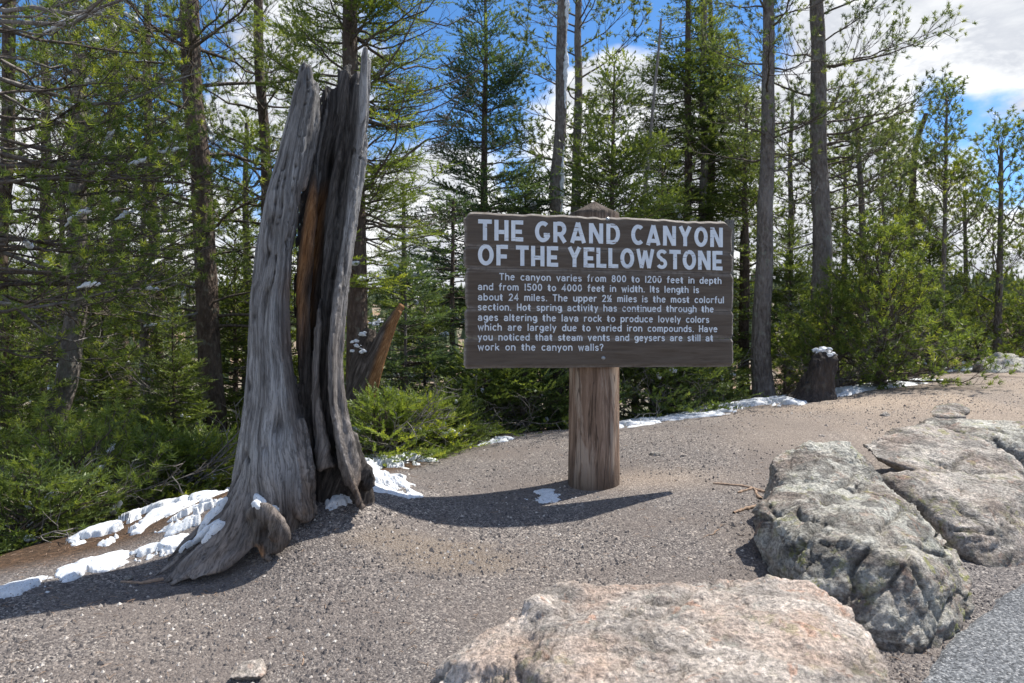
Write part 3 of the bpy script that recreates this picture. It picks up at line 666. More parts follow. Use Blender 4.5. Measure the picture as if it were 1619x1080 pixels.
def bush(name, label, cat, px, d, h, spread, kind='pine', n=30, lod=0, seed=1, leafm=None, dens=1.0, snow=0, group=None, py=None, leaf=1.0, el=(10, 75), azc=None, bare=0, zb=None, off_y=0):
    r = np.random.default_rng(seed); x = (px - W / 2) / F * d; zb = (gz1(x, d) - .05) if zb is None else zb; b0 = np.array([x, d, zb])
    root = thing(name, label, cat, b0, group); q = np.array([b0, b0 + [0.02, 0, .3 * h], b0 + [0, .03, .62 * h], b0 + [.03, 0, .9 * h]])
    Vt, Tt, q2, s, rr = trunk_mesh(q, (.02 + .02 * h, .008), 8, seed=seed, step=.12); link('stem', mkmesh('stem', Vt - b0, Tt), root, M['limb'])
    f = r.random(n); hs = .05 + .92 * f; az = np.arange(n) * 2.399 + r.normal(size=n) * .4
    if azc is not None: k = r.random(n) < azc[1]; az = np.where(k, azc[0] + r.normal(size=n) * azc[2], az)
    e = np.radians(el[0] + (el[1] - el[0]) * f) + r.normal(size=n) * .15; L = spread * (1 - .62 * f) * r.uniform(.6, 1.1, n)
    lg, fg, prim, sec = make_crown(q2, hs, az, e, L, kind, r, lod, dens, .12, leaf, 0, .15, bare)
    V, T, _ = lg.arrays(); link('branches', mkmesh('branches', V - b0, T), root, M['limb'], kind='stuff')
    nd = 9; az2 = r.random(nd) * 6.283; e2 = r.uniform(.0, .9, nd); L2_ = spread * r.uniform(.8, 1.35, nd); ss = np.linspace(0, 1, 7); dv = np.stack([np.cos(az2) * np.cos(e2), np.sin(az2) * np.cos(e2), np.sin(e2)], 1)
    pr = (b0 + [0, 0, .15 * h])[None, None] + dv[:, None] * (L2_[:, None] * ss)[..., None]; pr = pr + np.cumsum(r.normal(size=pr.shape) * .04, 1) * L2_[:, None, None]
    gd = Geo(); gd.add(*tubes(pr, np.full((nd, 1), .008) * (1 - .75 * ss)[None], 4)); se, _i, Ls = spawn(pr, np.full(nd, 7), .25, 1, .7, lambda i, t: .12 + .3 * L2_[i] * (1.1 - t), 4, r, roll=.3, jit=.07)
    gd.add(*tubes(se, np.full((len(se), 1), .0035) * np.linspace(1, .4, 4)[None], 3)); te, _i, _l = spawn(se, np.full(len(se), 3), .3, 1, .7, lambda i, t: .06 + .25 * Ls[i], 3, r, roll=.3, jit=.07); blades(gd, te, .003)
    V, T, _ = gd.arrays(); link('dead_twigs', mkmesh('dead_twigs', V - b0, T), root, M['twig'], kind='stuff')
    V, T, A = fg.arrays(); link('foliage', mkmesh('foliage', V - b0, T, False, dict(tint=A)), root, M[leafm or ('pine' if kind.startswith('pine') else 'fir')], kind='stuff')
    if snow:
        bough_snow(root, sec, b0, r, snow, .018)
    return root

def copy_thing(src, loc, rz, scl, label):
    o = src.copy(); COL.objects.link(o); o.location = tuple(float(v) for v in loc); o.rotation_euler = (0, 0, rz); o.scale = tuple(float(v) for v in scl); o['label'] = label
    for ch in src.children:
        c = ch.copy(); COL.objects.link(c); c.parent = o
    return o
def far_copy(src, px, d, rz, k, label, zb=None):
    x = (px - W / 2) / F * d; return copy_thing(src, (x, d, gz1(x, d) - .12), rz, (k, k, k), label)
# ------------------------------------------------------------------ trees
def all_trees():
    # right of the sign
    tree('pine_tree', 'tall bare-trunked pine just right of the sign with a dark scar near its foot', 'tree', [(1209, 628), (1204, 560), (1209, 430), (1210, 200), (1214, 0)], 9.4, .135, .05, 7.8, 'pine', (.42, 1), 26, 1.35, 1, 1.0, 'bark', (10, 25), 11, 'round', 'pine_olive', curl=.15, sides=20, dead=(.35, .7, 10, .8, None))
    tree('pine_tree', 'tall pine with the thickest straight trunk rising out of the bright green bush', 'tree', [(1284, 620), (1294, 540), (1297, 400), (1294, 200), (1292, 0)], 9.9, .155, .07, 8.4, 'pine', (.34, 1), 46, 1.6, 1, 1.0, 'bark', (5, 20), 12, 'round', 'pine_olive', azc=(.0, .45, .5), curl=.15, sides=20, dead=(.28, .6, 16, 1.0, None))
    tree('dead_pine', 'slim bare grey trunk standing behind the right half of the sign', 'tree', [(1110, 560), (1112, 340), (1113, 150), (1115, 0)], 12.5, .085, .05, 9.0, n=0, bark='bark', seed=13, dead=(.2, .9, 10, .5, None))
    t4 = tree('dead_pine', 'straight trunk with a stripe of snow down its right side behind the sign', 'tree', [(880, 560), (880, 310), (885, 150), (889, 0)], 10.5, .105, .075, 8.5, n=0, bark='bark', seed=14, dead=(.3, .9, 8, .4, None))
    r = np.random.default_rng(5); g = Geo(); b0 = np.array(t4.location)
    zz = np.linspace(3.2, 6.8, 90); px = np.interp(zz, [3.5, 5.05, 6.5], [880, 885, 889]); x = (px - W / 2) / F * 10.5
    pth = np.stack([x + .075 + .006 * r.normal(size=90), np.full(90, 10.43), zz], 1)
    rad = .022 + .022 * np.clip(vnoise(np.stack([zz * 2.2, zz * 0, zz * 0], 1), 4), -.7, 1) + .005 * r.normal(size=90)
    V, T = tubes((pth - b0)[None], np.clip(rad, .003, 1)[None], 8); link('snow', mkmesh('snow', V, T), t4, M['snow'], kind='stuff')
    tree('pine_tree', 'open tufted pine behind the snow-striped trunk', 'tree', [(908, 560), (910, 250), (914, 60), (916, 0)], 12, .12, .05, 8.0, 'pine', (.34, 1), 50, 1.6, 2, 1.0, 'bark', (5, 25), 15, 'round', 'pine_olive', curl=.15, leaf=1.25)
    tree('fir_tree', 'dense conical fir against blue sky left of the sign', 'tree', [(762, 640), (764, 330), (766, 60)], 10.5, .10, .02, 6.75, 'fir', (.28, 1), 135, 1.5, 1, 1.0, 'bark_dark', (-8, 40), 16, 'cone', 'fir_blue', curl=.1, snow=24)
    fs = tree('fir_tree', 'small pointed fir rising directly above the middle of the sign', 'tree', [(968, 560), (968, 300), (970, 150)], 9.0, .07, .01, 4.9, 'fir', (.25, 1), 100, 1.1, 1, 1.0, 'bark_dark', (-5, 45), 17, 'cone', curl=.1, snow=8)
    tree('spruce_tree', 'narrow tall spruce left of the slim grey trunk above the sign', 'tree', [(1084, 560), (1088, 200), (1090, 0)], 12.5, .11, .04, 8.2, 'fir', (.2, 1), 170, 1.05, 2, 1.0, 'bark_dark', (-22, 10), 18, 'column', 'fir', leaf=1.2, curl=.12)
    tree('spruce_tree', 'yellowish spruce right of the slim grey trunk above the sign', 'tree', [(1122, 560), (1124, 200), (1122, 0)], 13.2, .11, .04, 8.0, 'fir', (.15, 1), 150, 1.15, 2, 1.0, 'bark_dark', (-22, 10), 19, 'column', 'pine_olive', leaf=1.2, curl=.12)
    tree('dead_pine', 'thin leaning dead sapling with a forked tip above the sign', 'tree', [(1012, 420), (1017, 335), (1032, 180), (1044, 60), (1046, 30)], 9.6, .042, .016, 5.8, n=0, bark='twig', seed=20, sides=9, dead=(.6, .99, 7, .45, None))
    tree('spruce_tree', 'bushy green spruce between the sign and the scarred pine', 'tree', [(1176, 620), (1178, 400), (1180, 200)], 11.5, .09, .02, 5.4, 'fir', (.05, 1), 110, 1.1, 1, .9, 'bark_dark', (-12, 35), 21, 'cone', 'fir', curl=.1, snow=6)
    tree('pine_tree', 'loose pine crown immediately left of the thickest trunk', 'tree', [(1246, 600), (1250, 300), (1252, 150)], 14, .10, .03, 6.3, 'pine', (.2, 1), 34, 1.3, 2, 1, 'bark', (5, 30), 22, 'round', 'pine', curl=.2, leaf=1.2)
    tree('pine_tree', 'broad pine crown reaching right behind the bright green bush', 'tree', [(1370, 600), (1365, 400), (1358, 250)], 13, .11, .03, 5.6, 'pine', (.15, 1), 44, 1.6, 2, 1, 'bark', (5, 30), 23, 'round', 'pine_olive', curl=.2, leaf=1.2)
    tree('pine_tree', 'pine with a crooked forked top right of the bright green bush', 'tree', [(1440, 560), (1438, 400), (1442, 280), (1452, 210), (1462, 190)], 14.5, .10, .05, 6.1, 'pine', (.2, .95), 24, 1.2, 2, .9, 'bark_dark', (5, 40), 24, 'round', 'pine_olive', curl=.2, leaf=1.2, dead=(.5, 1, 8, .8, None))
    tree('dead_pine', 'bare twin-stemmed snag in front of the crooked forked pine', 'tree', [(1400, 560), (1402, 400), (1394, 300), (1400, 240)], 13.5, .05, .02, 5.2, n=0, bark='bark', seed=25, sides=8, dead=(.4, 1, 12, .8, None))
    tree('fir_tree', 'small pointed dark fir just left of the slender young pine', 'tree', [(1424, 560), (1424, 400), (1424, 260)], 15, .07, .02, 5.2, 'fir', (.2, 1), 70, .8, 2, 1, 'bark_dark', (-5, 35), 26, 'cone', 'fir', leaf=1.2)
    tree('pine_tree', 'slender young pine with a bare lower stem and pointed top', 'tree', [(1490, 490), (1494, 330), (1497, 160)], 13, .055, .02, 5.95, 'pine', (.48, 1), 44, 1.0, 2, 1.1, 'bark', (25, 65), 27, 'cone', 'pine', curl=.25, leaf=1.2)
    wb = tree('pine_tree', 'open whitebark pine at the right edge of the picture', 'tree', [(1578, 560), (1582, 400), (1584, 280)], 13.5, .08, .03, 5.1, 'pine', (.15, 1), 30, 1.3, 2, .95, 'bark', (20, 60), 28, 'round', 'pine', curl=.3, leaf=1.25)
    far_copy(wb, 1530, 14.5, 2.2, .88, 'many-stemmed pine left of the whitebark at the right edge')
    far_copy(wb, 1655, 13, 4.0, .95, 'pine crown partly cut off by the right edge')
    # left side
    tree('pine_tree', 'dark scaly pine trunk with long side limbs left of the broken stump', 'tree', [(344, 720), (332, 600), (326, 420), (318, 260), (302, 120), (296, 0)], 8.4, .145, .10, 6.6, 'pine', (.30, 1), 44, 2.4, 1, .95, 'bark_dark', (-5, 15), 31, 'round', 'pine', azc=(3.1, .45, .7), curl=.12, sides=20, dead=(.10, .75, 26, 1.6, 3.0), snow=14)
    tree('pine_tree', 'thin dark trunk seen between the scaly pine and the stump', 'tree', [(420, 560), (420, 300), (412, 120), (410, 0)], 9.4, .085, .06, 6.5, 'pine', (.35, 1), 34, 1.6, 1, .9, 'bark_dark', (0, 25), 32, 'round', 'pine_olive', curl=.15, dead=(.2, .8, 10, 1.0, None), snow=6)
    tree('fir_tree', 'yellow-green fir behind the stump with dead boughs on its right side', 'tree', [(566, 640), (566, 500), (562, 300), (556, 100), (552, 0)], 6.6, .115, .05, 6.2, 'fir', (.28, 1), 118, .88, 0, .98, 'bark_dark', (-5, 30), 33, 'round', 'pine', curl=.12, dead=(.36, 1.0, 58, 1.3, -.1), snow=26, sides=18, subd=.8)
    tree('pine_tree', 'crooked grey trunk leaning right at the left edge of the slope', 'tree', [(38, 780), (70, 700), (110, 600), (125, 480), (122, 370)], 7.0, .13, .06, 4.2, 'pine', (.42, 1), 34, 1.4, 0, 1.0, 'bark', (5, 40), 34, 'round', 'pine', curl=.15, sides=18, dead=(.25, .6, 6, 1.0, 0.))
    tree('pine_tree', 'grey trunk cut by the left edge of the picture', 'tree', [(2, 640), (4, 480), (8, 300), (12, 100)], 7.6, .075, .06, 5.6, 'pine', (.35, 1), 30, 1.8, 1, 1, 'bark_dark', (-5, 25), 35, 'round', 'pine', azc=(0, .4, .6), curl=.1, snow=6)
    tree('pine_tree', 'pine filling the upper left corner with dark boughs', 'tree', [(-60, 500), (-50, 300), (-50, 50)], 5.2, .12, .08, 4.4, 'pine', (.35, 1), 34, 1.75, 0, .9, 'bark_dark', (-8, 15), 36, 'round', 'pine', azc=(.3, .6, .5), curl=.05, dead=(.3, .9, 16, 1.7, .2), snow=12)
    tree('pine_tree', 'slim dark trunk behind the leaning grey one', 'tree', [(196, 560), (192, 430), (186, 300), (180, 100)], 10.5, .12, .06, 6.8, 'pine', (.2, 1), 44, 1.9, 1, 1, 'bark_dark', (0, 30), 37, 'round', 'pine', curl=.15, snow=8)
    fp = tree('pine_tree', 'farther pine whose crown fills the gap left of the scaly trunk', 'tree', [(250, 560), (244, 400), (236, 200)], 12, .13, .06, 7.2, 'pine', (.15, 1), 48, 1.8, 2, 1.1, 'bark_dark', (0, 30), 38, 'round', 'pine', curl=.15, leaf=1.2)
    far_copy(fp, 62, 12, 2.5, 1.0, 'farther pine near the left edge behind the others')
    gs = tree('spruce_tree', 'green spruce behind the foot of the scaly pine', 'tree', [(392, 640), (390, 480), (390, 330)], 10.5, .11, .03, 4.6, 'fir', (.03, 1), 100, 1.35, 1, .9, 'bark', (-10, 30), 40, 'cone', 'pine', curl=.1, snow=10)
    tree('fir_tree', 'young fir with a thin stem between the broken log and the sign', 'tree', [(642, 615), (640, 560), (641, 470)], 7.4, .028, .01, 2.05, 'fir', (.28, 1), 62, .62, 0, 1, 'bark', (-12, 25), 41, 'cone', 'fir_blue', curl=.08, snow=8)
    tree('fir_tree', 'young fir right of the thin-stemmed one beside the sign edge', 'tree', [(672, 640), (672, 560), (672, 520)], 8.0, .025, .01, 1.75, 'fir', (.1, 1), 56, .75, 0, .9, 'bark', (-12, 25), 42, 'cone', 'fir', curl=.08, snow=6)
    tree('fir_tree', 'mid-height fir left of the conical fir reaching behind the sign edge', 'tree', [(716, 640), (714, 480), (716, 350)], 9.0, .05, .02, 3.1, 'fir', (.35, 1), 60, .8, 1, .8, 'bark_dark', (-15, 25), 43, 'cone', 'fir_blue', curl=.05, snow=10)
    tree('dead_pine', 'short grey trunk visible beneath the left end of the sign', 'tree', [(764, 640), (766, 560)], 8.2, .07, .05, 2.2, n=0, bark='bark', seed=44)
    tree('dead_pine', 'short grey trunk visible beneath the right end of the sign', 'tree', [(1148, 630), (1150, 560)], 11, .10, .08, 3.2, n=0, bark='bark_pale', seed=45)
    tree('dead_pine', 'dark trunk just left of the short grey one beneath the right end of the sign', 'tree', [(1172, 630), (1174, 560)], 12, .08, .06, 3.2, n=0, bark='bark_dark', seed=46)
    for src, px, d, rz, k, lab in ((gs, 230, 9.5, 1.0, .85, 'green spruce left of the scaly pine trunk'), (gs, 95, 10.5, 2.3, 1.0, 'green spruce behind the leaning grey trunk'), (gs, 482, 11, 4.1, 1.05, 'green spruce seen over the left shoulder of the stump'),
                                   (gs, 640, 12.5, 5.0, .9, 'green spruce far behind the broken log'), (fs, 160, 7.6, .7, .58, 'young fir beside the foot of the leaning grey trunk'), (fs, 22, 6.6, 2.9, .55, 'young fir at the left edge below the cut-off trunk'),
                                   (fs, 275, 7.4, 3.3, .50, 'young fir left of the scaly trunk with boughs to the ground'), (fs, 372, 9.6, 1.9, .80, 'fir between the scaly trunk and the stump'), (fs, 830, 11.5, 4.4, .95, 'fir just left of the snow-striped trunk'),
                                   (fs, 1045, 11, 5.2, .95, 'fir filling the gap left of the tall narrow spruce'), (fs, 1250, 11.6, 2.2, .62, 'short fir between the two big right trunks'), (fs, 1470, 14, 1.2, .75, 'fir left of the slender young pine'), (gs, 1335, 14.5, 3.6, .85, 'green spruce behind the bright green bush')):
        far_copy(src, px, d, rz, k, lab)
    # undergrowth
    bush('pine_bush', 'large bright yellow-green pine bush at the foot of the thick pine', 'bush', 1392, 9.0, 1.95, 1.2, 'pine', 95, 1, 50, dens=.8, el=(0, 70), leaf=1.15)
    bush('pine_bush', 'left lobe of bright pine growth under the scarred pine', 'bush', 1322, 9.1, 1.25, .8, 'pine', 56, 1, 51, el=(5, 70), leaf=1.1)
    spots = [(1480, 12.5, 1.1, 1.1, 'pine', 'low pine bush right of the big bright bush'), (1545, 14.2, 1.2, 1.2, 'pine', 'low pine bush left of the far boulder'),
             (1610, 14.2, 1.3, 1.2, 'pine', 'low pine bush behind the far boulder at the right edge'),
             (1240, 10.6, .9, .8, 'pine', 'small pine bush between the two big right trunks'), (1130, 9.6, .75, .75, 'fir', 'dark fir bush under the right end of the sign'),
             (1085, 8.6, .8, .8, 'fir', 'dark fir bush right of the sign post beside snow'), (1030, 8.4, .95, .85, 'fir', 'fir bush immediately right of the sign post'),
             (960, 8.6, 1.0, .9, 'fir', 'fir bush hidden behind the sign post'), (885, 8.0, .95, .85, 'fir', 'fir bush immediately left of the sign post'),
             (825, 7.6, .85, .85, 'fir', 'fir bush under the left half of the sign'), (770, 7.3, .75, .8, 'fir', 'fir bush below the left end of the sign'),
             (715, 7.2, .5, .75, 'fir', 'low fir bush along the path between log and sign'),
             (655, 6.1, .42, .62, 'firy', 'yellow-green low fir with snow on it right of the stump'), (600, 5.6, .42, .55, 'firy', 'bright low fir sprig touching the right foot of the stump'),
             (700, 6.4, .3, .5, 'fir', 'flat fir seedling at the path edge below the young firs'),
             (235, 5.7, .55, .85, 'firy', 'green fir bush above the snow bank left of the stump'), (120, 5.0, .50, .85, 'pine', 'green pine bush at the left foot of the slope'),
             (30, 4.4, .38, .70, 'fir', 'dark fir bush in the lower left corner'), (320, 6.4, .6, .8, 'firy', 'fir bush behind the left roots of the stump'),
             (180, 7.2, 1.1, 1.1, 'fir', 'taller fir bush behind the leaning trunk foot'), (60, 6.4, 1.0, 1.0, 'pine', 'taller pine bush at the left edge'),
             (270, 8.2, 1.3, 1.1, 'firy', 'fir sapling left of the scaly trunk foot'), (370, 8.6, 1.1, 1.0, 'firy', 'fir sapling right of the scaly trunk foot'),
             (130, 9.5, 1.9, 1.4, 'pine', 'tall pine sapling in the left middle distance'), (10, 9.0, 2.0, 1.4, 'pine', 'tall pine sapling behind the left edge trunk'),
             (460, 8.5, 1.2, .9, 'firy', 'fir sapling directly behind the stump'), (520, 8.0, 1.0, .9, 'fir', 'fir sapling seen through the stump gap')]
    protos = {}
    for k, (px, d, h, sp, kind, lab) in enumerate(spots):
        fk = 'fir' if kind.startswith('fir') else 'pine'; lod = 0 if d < 6.6 else (1 if d < 10 else 2); key = (kind, lod); have = protos.setdefault(key, [])
        if len(have) < 2:
            o = bush(fk + '_bush', lab, 'bush', px, d, h, sp, fk, 44 if d < 7 else 36, lod, 60 + k, {'fir': 'fir', 'firy': 'pine', 'pine': 'pine'}[kind], .95, snow=(5 if fk == 'fir' or d < 6 else 3), el=(-2, 60), leaf=1.0 if d < 9 else 1.2)
            have.append((o, h, sp, 0))
        else:
            src, h0, s0, _ = have[k % 2]; x = (px - W / 2) / F * d
            copy_thing(src, (x, d, gz1(x, d) - .05), k * 2.1, (sp / s0, sp / s0, h / h0), lab)
all_trees()

# ------------------------------------------------------------------ boulders
def remeshed(hulls, voxel, smooth=2, name='tmp'):
    bm = bmesh.new()
    for pts in hulls:
        b2 = bmesh.new()
        for p in pts: b2.verts.new([float(c) for c in p])
        res = bmesh.ops.convex_hull(b2, input=b2.verts)
        loose = [v for v in b2.verts if not v.link_faces]; bmesh.ops.delete(b2, geom=loose, context='VERTS')
        me = bpy.data.meshes.new('t'); b2.to_mesh(me); b2.free(); bm.from_mesh(me); bpy.data.meshes.remove(me)
    return remesh_bm(bm, voxel, smooth)
def remesh_bm(bm, voxel, smooth):
    me = bpy.data.meshes.new('t'); bm.to_mesh(me); bm.free(); o = bpy.data.objects.new('t', me); COL.objects.link(o)
    md = o.modifiers.new('r', 'REMESH'); md.mode = 'VOXEL'; md.voxel_size = voxel
    if smooth: s = o.modifiers.new('s', 'SMOOTH'); s.iterations = smooth; s.factor = .5
    dg = bpy.context.evaluated_depsgraph_get(); ev = o.evaluated_get(dg); m2 = ev.to_mesh()
    V = np.empty(len(m2.vertices) * 3, np.float32); m2.vertices.foreach_get('co', V)
    N_ = np.empty(len(m2.vertices) * 3, np.float32); m2.vertices.foreach_get('normal', N_)
    m2.calc_loop_triangles(); T = np.empty(len(m2.loop_triangles) * 3, np.int32); m2.loop_triangles.foreach_get('vertices', T)
    ev.to_mesh_clear(); bpy.data.objects.remove(o); bpy.data.meshes.remove(me)
    return V.reshape(-1, 3).astype(float), N_.reshape(-1, 3).astype(float), T.reshape(-1, 3)
def worley(p, seed):
    i = np.floor(p).astype(np.int64); b1 = np.full(len(p), 9.); b2 = b1.copy(); D = np.zeros_like(p); Rn = np.zeros_like(p)
    for dx in (-1, 0, 1):
        for dy in (-1, 0, 1):
            for dz in (-1, 0, 1):
                c = i + np.array([dx, dy, dz]); h = np.stack([_hash(c[:, 0], c[:, 1], c[:, 2], seed * 7 + k) for k in range(3)], 1)
                dv = p - (c + h); dd = np.linalg.norm(dv, axis=1); m = dd < b1
                b2 = np.where(m, b1, np.minimum(b2, dd)); b1 = np.where(m, dd, b1); D[m] = dv[m]
                rn = np.stack([_hash(c[m, 0], c[m, 1], c[m, 2], seed * 7 + 11 + k) for k in range(3)], 1) * 2 - 1; Rn[m] = rn
    return b1, b2 - b1, D, Rn
def boulder(label, hulls, mat, voxel=.02, amp=.035, seed=1, name='boulder', ssm=1, strat=(.3, .2, 1.), cat='boulder'):
    V, N_, T = remeshed(hulls, voxel, ssm); s = norm(np.array(strat)); sz = amp / .05
    warp = np.stack([fbm(V * 2.5 / sz, 3, seed=seed + k) for k in range(3)], 1) * .10 * sz
    q = V + warp; al = q @ s; an = q + np.outer(al, s) * 1.2
    f1, e1, d1, r1 = worley(an * 2.3 / sz, seed); f2, e2, d2, r2 = worley(an * 9.0 / sz, seed + 1); f3, e3, d3, r3 = worley(q * 26 / sz, seed + 2)
    a = fbm(V * 2.0 / sz, 3, seed=seed); rd = fbm(an * 5.0 / sz, 4, .6, seed=seed + 3, ridged=True); c = fbm(V * 22 / sz, 3, .6, seed=seed + 5)
    st = al * 12 / sz + .8 * fbm(V * 2 / sz, 3, seed=seed + 8); fr = st - np.floor(st); led = fr - sstep(.88, 1.0, fr)
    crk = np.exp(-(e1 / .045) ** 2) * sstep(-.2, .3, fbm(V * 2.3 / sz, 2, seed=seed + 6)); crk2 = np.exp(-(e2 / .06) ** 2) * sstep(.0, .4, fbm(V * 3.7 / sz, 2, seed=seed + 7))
    tn = fbm(an * 1.5 / sz + 4, 3, .5, seed=seed + 31) * 7; tq = np.floor(tn); tf = tn - tq; terr = (tq + sstep(.0, .10, tf)) / 7
    tn2 = fbm(an * 5 / sz + 14, 3, .5, seed=seed + 35) * 5; tq2 = np.floor(tn2); terr2 = (tq2 + sstep(.0, .16, tn2 - tq2)) / 5
    hf = fbm(V * 45 / sz, 3, .7, seed=seed + 40)
    dsp = amp * (.25 * a + 1.25 * terr + .42 * terr2 + .10 * (d3 * r3).sum(1) + .16 * (led - .5) + .10 * (rd - .2) + .07 * c + .06 * hf - .50 * crk - .25 * crk2)
    V = V + N_ * dsp[:, None]
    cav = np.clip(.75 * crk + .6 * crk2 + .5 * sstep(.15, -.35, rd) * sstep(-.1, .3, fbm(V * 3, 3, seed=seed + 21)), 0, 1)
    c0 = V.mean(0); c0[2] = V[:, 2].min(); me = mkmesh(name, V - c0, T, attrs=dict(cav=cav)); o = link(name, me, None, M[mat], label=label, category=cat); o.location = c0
    return o
def boulders():
    def gr(pts, dz=-.25):
        return [np.array([p[0], p[1], gz1(p[0], p[1]) + dz]) for p in pts]
    A1 = [P(850, 948, 2.42), P(885, 932, 2.45), P(1010, 934, 2.46), P(1125, 934, 2.48), P(1160, 915, 2.55), P(1272, 928, 2.45), P(1330, 968, 2.32), P(1378, 1030, 2.15), P(1388, 1090, 2.02),
          np.array([.10, 1.75, .30]), np.array([.65, 1.55, .34]), np.array([1.0, 1.55, .26]), P(800, 1010, 2.3)]
    A1 += gr([(.0, 2.45), (.1, 1.6), (.6, 1.4), (1.05, 1.4), (1.22, 1.95), (1.1, 2.45), (.5, 2.5)])
    A2 = [P(688, 1078, 2.18), P(745, 1036, 2.24), P(802, 1006, 2.3), P(850, 944, 2.38), np.array([-.1, 1.85, .12]), np.array([.3, 1.7, .30])] + gr([(-.32, 2.2), (-.1, 1.7), (.3, 1.6), (.1, 2.45), (-.1, 2.42)])
    boulder('low pinkish boulder in the foreground with orange and grey patches', [A1, A2], 'rock_pink', .012, .05, 3, strat=(.2, .5, .8))
    B1 = [P(1192, 800, 3.5), P(1187, 860, 3.38), P(1206, 900, 3.22), P(1226, 772, 3.65), P(1395, 765, 3.8), P(1440, 797, 3.55), P(1502, 852, 3.3), P(1540, 908, 3.12), P(1552, 955, 2.98), P(1530, 1003, 2.82),
          P(1445, 1045, 2.6), P(1400, 1035, 2.6), P(1330, 965, 2.70), P(1350, 850, 2.85), P(1440, 895, 2.72), P(1270, 930, 2.80), P(1265, 850, 3.0)] + gr([(1.25, 3.3), (1.55, 2.75), (1.95, 2.95), (2.0, 3.4), (1.5, 3.7)], -.15)
    B2 = [P(1218, 728, 3.9), P(1240, 712, 3.98), P(1340, 706, 4.02), P(1378, 728, 3.95), P(1390, 765, 3.8), P(1225, 775, 3.7), P(1222, 750, 3.8), P(1330, 800, 3.4), P(1260, 800, 3.45), P(1300, 720, 4.2)] + gr([(1.45, 3.6), (1.5, 4.1), (2.0, 4.2), (2.1, 3.7)], -.1)
    boulder('dark grey lichened boulder with a raised flat head behind the pinkish one', [B1, B2], 'rock_grey', .013, .055, 11, strat=(-.5, .3, .8))
    C1 = [P(1362, 702, 4.65), P(1385, 688, 4.8), P(1405, 676, 4.95), P(1470, 672, 5.05), P(1555, 690, 4.85), P(1598, 722, 4.5), P(1575, 785, 4.15), P(1490, 765, 4.25), P(1375, 718, 4.5)] + gr([(2.6, 4.6), (3.2, 4.1), (3.4, 4.4), (2.9, 5.1)], .1)
    C2 = [P(1392, 755, 4.15), P(1450, 795, 3.95), P(1500, 832, 3.75), P(1535, 885, 3.62), P(1558, 903, 3.58), P(1622, 850, 3.75), P(1640, 770, 4.1), P(1600, 735, 4.45), P(1560, 800, 3.85), P(1440, 750, 4.3)] + gr([(2.3, 4.2), (2.55, 3.65), (2.9, 3.65), (3.3, 4.2), (2.8, 4.7)], -.15)
    boulder('layered tan boulder with a split ledge right of the grey one', [C1, C2], 'rock_tan', .02, .055, 21, strat=(.1, -.2, 1))
    D = [P(1440, 672, 5.6), P(1480, 662, 5.8), P(1560, 664, 5.8), P(1640, 678, 5.5), P(1680, 720, 5.1), P(1600, 700, 5.1), P(1660, 800, 4.7)] + gr([(3.3, 5.3), (4.2, 4.7), (4.6, 5.4), (3.6, 5.9)], -.1)
    boulder('grey boulder farthest back in the roadside row at the right edge', [D], 'rock_grey', .025, .05, 31)
    E = [P(1604, 662, 7.0), P(1625, 655, 7.2), P(1660, 668, 7.0), P(1650, 690, 6.6)] + gr([(5.1, 6.9), (5.6, 6.6), (5.7, 7.3)], -.1)
    boulder('small dark rock cut by the right edge above the row', [E], 'rock_grey', .03, .03, 41)
    F1 = [P(1545, 574, 11), P(1570, 560, 11.2), P(1600, 558, 11.2), P(1640, 572, 11), P(1640, 590, 10.7), P(1560, 586, 10.7)] + gr([(7.5, 10.8), (8.5, 10.6), (8.6, 11.6), (7.6, 11.6)], -.2)
    boulder('rounded grey boulder far back beside the pine bushes', [F1], 'rock_grey', .04, .05, 51)
    g = G(1500, 658); d = g[1]
    boulder('pale snow-dusted rock low on the sandy rise', [[P(1474, 650, d + .1), P(1490, 638, d + .3), P(1512, 636, d + .3), P(1532, 648, d + .1), P(1528, 660, d - .1), P(1480, 660, d - .1), g + [0, .1, -.2], g + [0.3, .3, -.2], g + [-.2, .3, -.2]]], 'rock_tan', .025, .025, 61, 'rock', cat='rock')
    g = G(393, 1072)
    boulder('small grey stone at the bottom edge of the path', [[g + np.array(v) for v in ((-.06, 0, 0), (.06, .01, 0), (-.04, .03, .035), (.03, .05, .04), (.07, -.05, .02), (-.05, -.06, .02), (0, 0, -.05), (.02, .08, -.02))]], 'rock_pink', .008, .008, 71, 'rock', cat='rock')
    r = np.random.default_rng(8)
    for k, (px, py, s, mt, lab) in enumerate([(1037, 719, .045, 'rock_tan', 'pale pointed stone right of the sign post'), (1080, 722, .032, 'rock_pink', 'flat orange stone beyond the pale pointed one'),
                                    (1398, 657, .07, 'rock_tan', 'small stone above the layered boulder'), (1236, 632, .05, 'rock_tan', 'brown stone by the scarred pine'), (1300, 690, .03, 'rock_pink', 'little stone on the sandy ground above the boulders'),
                                    (345, 970, .02, 'rock_tan', 'tan pebble cluster stone on the left path'), (205, 918, .03, 'rock_tan', 'dark stone under the snow bank')]):
        g = G(px, py); pts = [g + s * np.array([1.2, .8, .55]) * norm(r.normal(size=3)) for _ in range(14)]
        boulder(lab, [pts], mt, s * .16, s * .18, 80 + k, 'rock', 2, cat='rock')
boulders()

